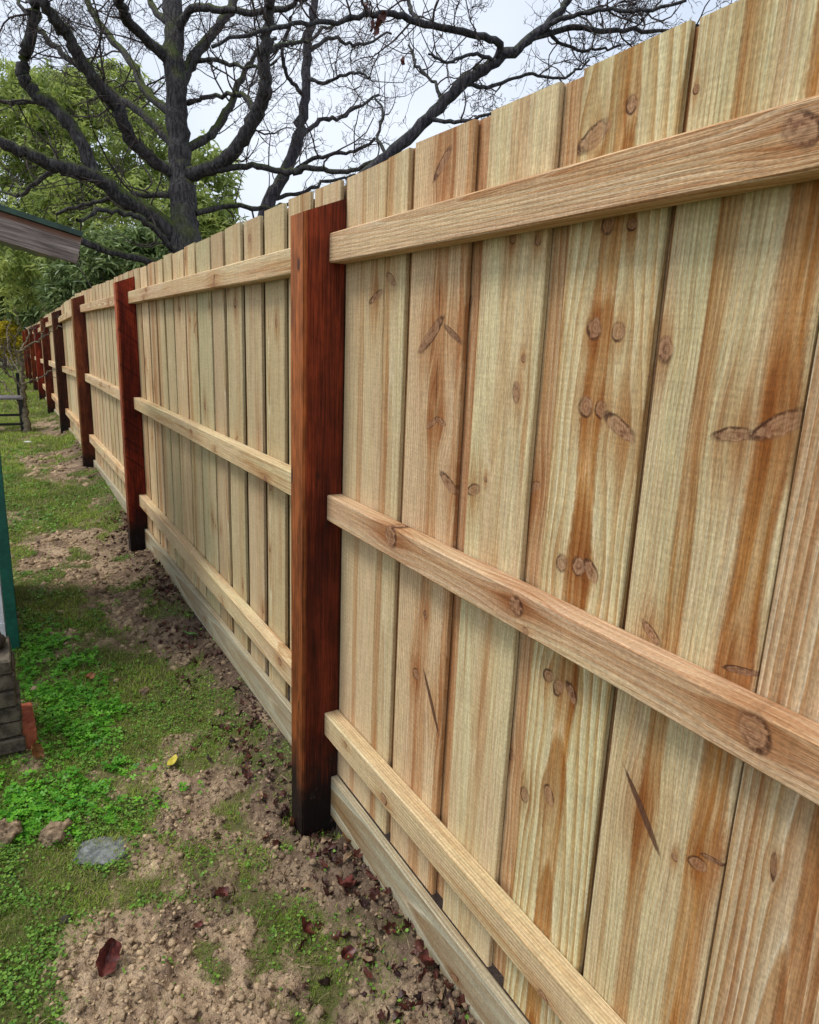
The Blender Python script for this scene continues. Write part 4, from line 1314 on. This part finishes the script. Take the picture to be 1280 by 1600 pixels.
leaf_thing('oval', .030, -.365, 2.20, DEAD_YELLOW, (.1, -.1, .9), .1, .2, 'yellow oval leaf lying on bare clay beyond the near post', 1, .018)
leaf_thing('ragged', .038, -.665, 1.475, DEAD_RED, (.5, -.7, .9), .9, 1.0, 'large crumpled dark red leaf on the clay near the bottom left', 2, .028)
leaf_thing('oval', .030, -.125, 1.700, DEAD_BROWN, (1.2, 1.35, .2), .2, .5, 'orange brown leaf standing against the foot of the near post', 3, .025)
leaf_thing('ragged', .034, -.772, 2.42, DEAD_BROWN, (1.2, 1.1, .4), .3, .8, 'curled brown leaf in front of the red brick', 4, .03)
leaf_thing('ragged', .028, -.385, 1.53, DEAD_RED, (.5, .5, 1.2), .7, .5, 'dark crumpled leaf on the right edge of the clay patch', 5, .02)
leaf_thing('ragged', .013, -.455, 1.475, DEAD_RED, (.2, .1, .3), .2, .3, 'tiny red leaf flat in the middle of the clay patch', 6, .012)
leaf_thing('maple', .034, -.10, 1.365, DEAD_RED, (.6, .2, 2.2), .6, .6, 'dark red leaf lying by the kickboard past the near post', 7, .02)
leaf_thing('ragged', .026, -.055, 1.045, DEAD_RED, (.4, .4, 1.2), .6, .4, 'dark red leaf against the kickboard near the bottom edge', 8, .018)
leaf_thing('ragged', .027, -.55, 2.92, DEAD_BROWN, (.5, .2, .9), .5, .5, 'reddish brown leaf on grass at the clover edge', 9, .022)
leaf_thing('oval', .045, -.10, 3.05, GREEN_LEAF, (.35, -.15, 2.6), .2, .3, 'fresh green fallen leaf near the fence past the near post', 10, .03)
leaf_thing('maple', .026, -.235, 1.32, DEAD_RED, (.8, .4, .9), .5, .6, 'dark red leaf poking from soil right of the clay patch', 11, .018)
leaf_thing('ragged', .022, -.18, 1.20, DEAD_RED, (.7, .2, .4), .5, .6, 'small dark red leaf on soil close to the bottom edge', 12, .015)
leaf_thing('ragged', .034, -.02, 1.52, DEAD_BROWN, (.5, .3, 1.2), .4, .4, 'brown leaf wedged under the kickboard beside the near post', 13, .016)

lump('clay_clod', (.042, .034, .034), (-.735, 2.00), CLOD, 'large tan clay clod among the clover below the brick pier', 'clod', 12, .55, 'loose clay clods', .3, 4)
lump('clay_clod', (.034, .036, .032), (-.865, 2.07), CLOD, 'tan clay clod at the left edge below the brick pier', 'clod', 21, .55, 'loose clay clods', .9, 4)
lump('clay_clod', (.020, .016, .014), (-.36, 2.73), CLOD, 'pale clay clod lying on the grass in front of the second bay', 'clod', 33, .4, 'loose clay clods', .5)
lump('clay_clod', (.028, .022, .017), (-.10, 3.85), CLOD, 'pale clay clod in dark soil near the second post', 'clod', 46, .4, 'loose clay clods', .2)
lump('clay_clod', (.030, .020, .016), (-.12, 1.60), CLOD, 'mossy pale clod in front of the near post', 'clod', 55, .4, 'loose clay clods', 1.1)
lump('grey_stone', (.064, .056, .006), (-.625, 1.885), STONE_GREY, 'flat grey stone half buried at the clover edge', 'stone', 8, .22, None, -.5, 4)
lump('brown_stone', (.012, .012, .010), (-.74, 1.66), STONE_DARK, 'small dark round stone in the lawn at lower left', 'stone', 9, .2)
lump('white_stone', (.045, .03, .012), (-.52, 9.35, float(gz(-.52, 9.35)) + .01), STONE_WHITE, 'small white stone on the lawn in front of the sapling', 'stone', 10, .2)

# thin dead stalk in the grass
V, F = [], []
q = spline([(-.45, 2.02, float(gz(-.45, 2.02)) + .035), (-.43, 1.93, float(gz(-.43, 1.93)) + .03), (-.42, 1.83, float(gz(-.42, 1.83)) + .012), (-.425, 1.77, float(gz(-.425, 1.77)) + .008)], 5)
tube(q, np.linspace(.0014, .0009, len(q)), 4, V, F)
o = np_mesh('dead_stalk', np.vstack(V), np.vstack(F), SAPLING_BARK, None, True)
tag(o, 'thin dry bent stalk on the grass below the yellow leaf', 'stalk')
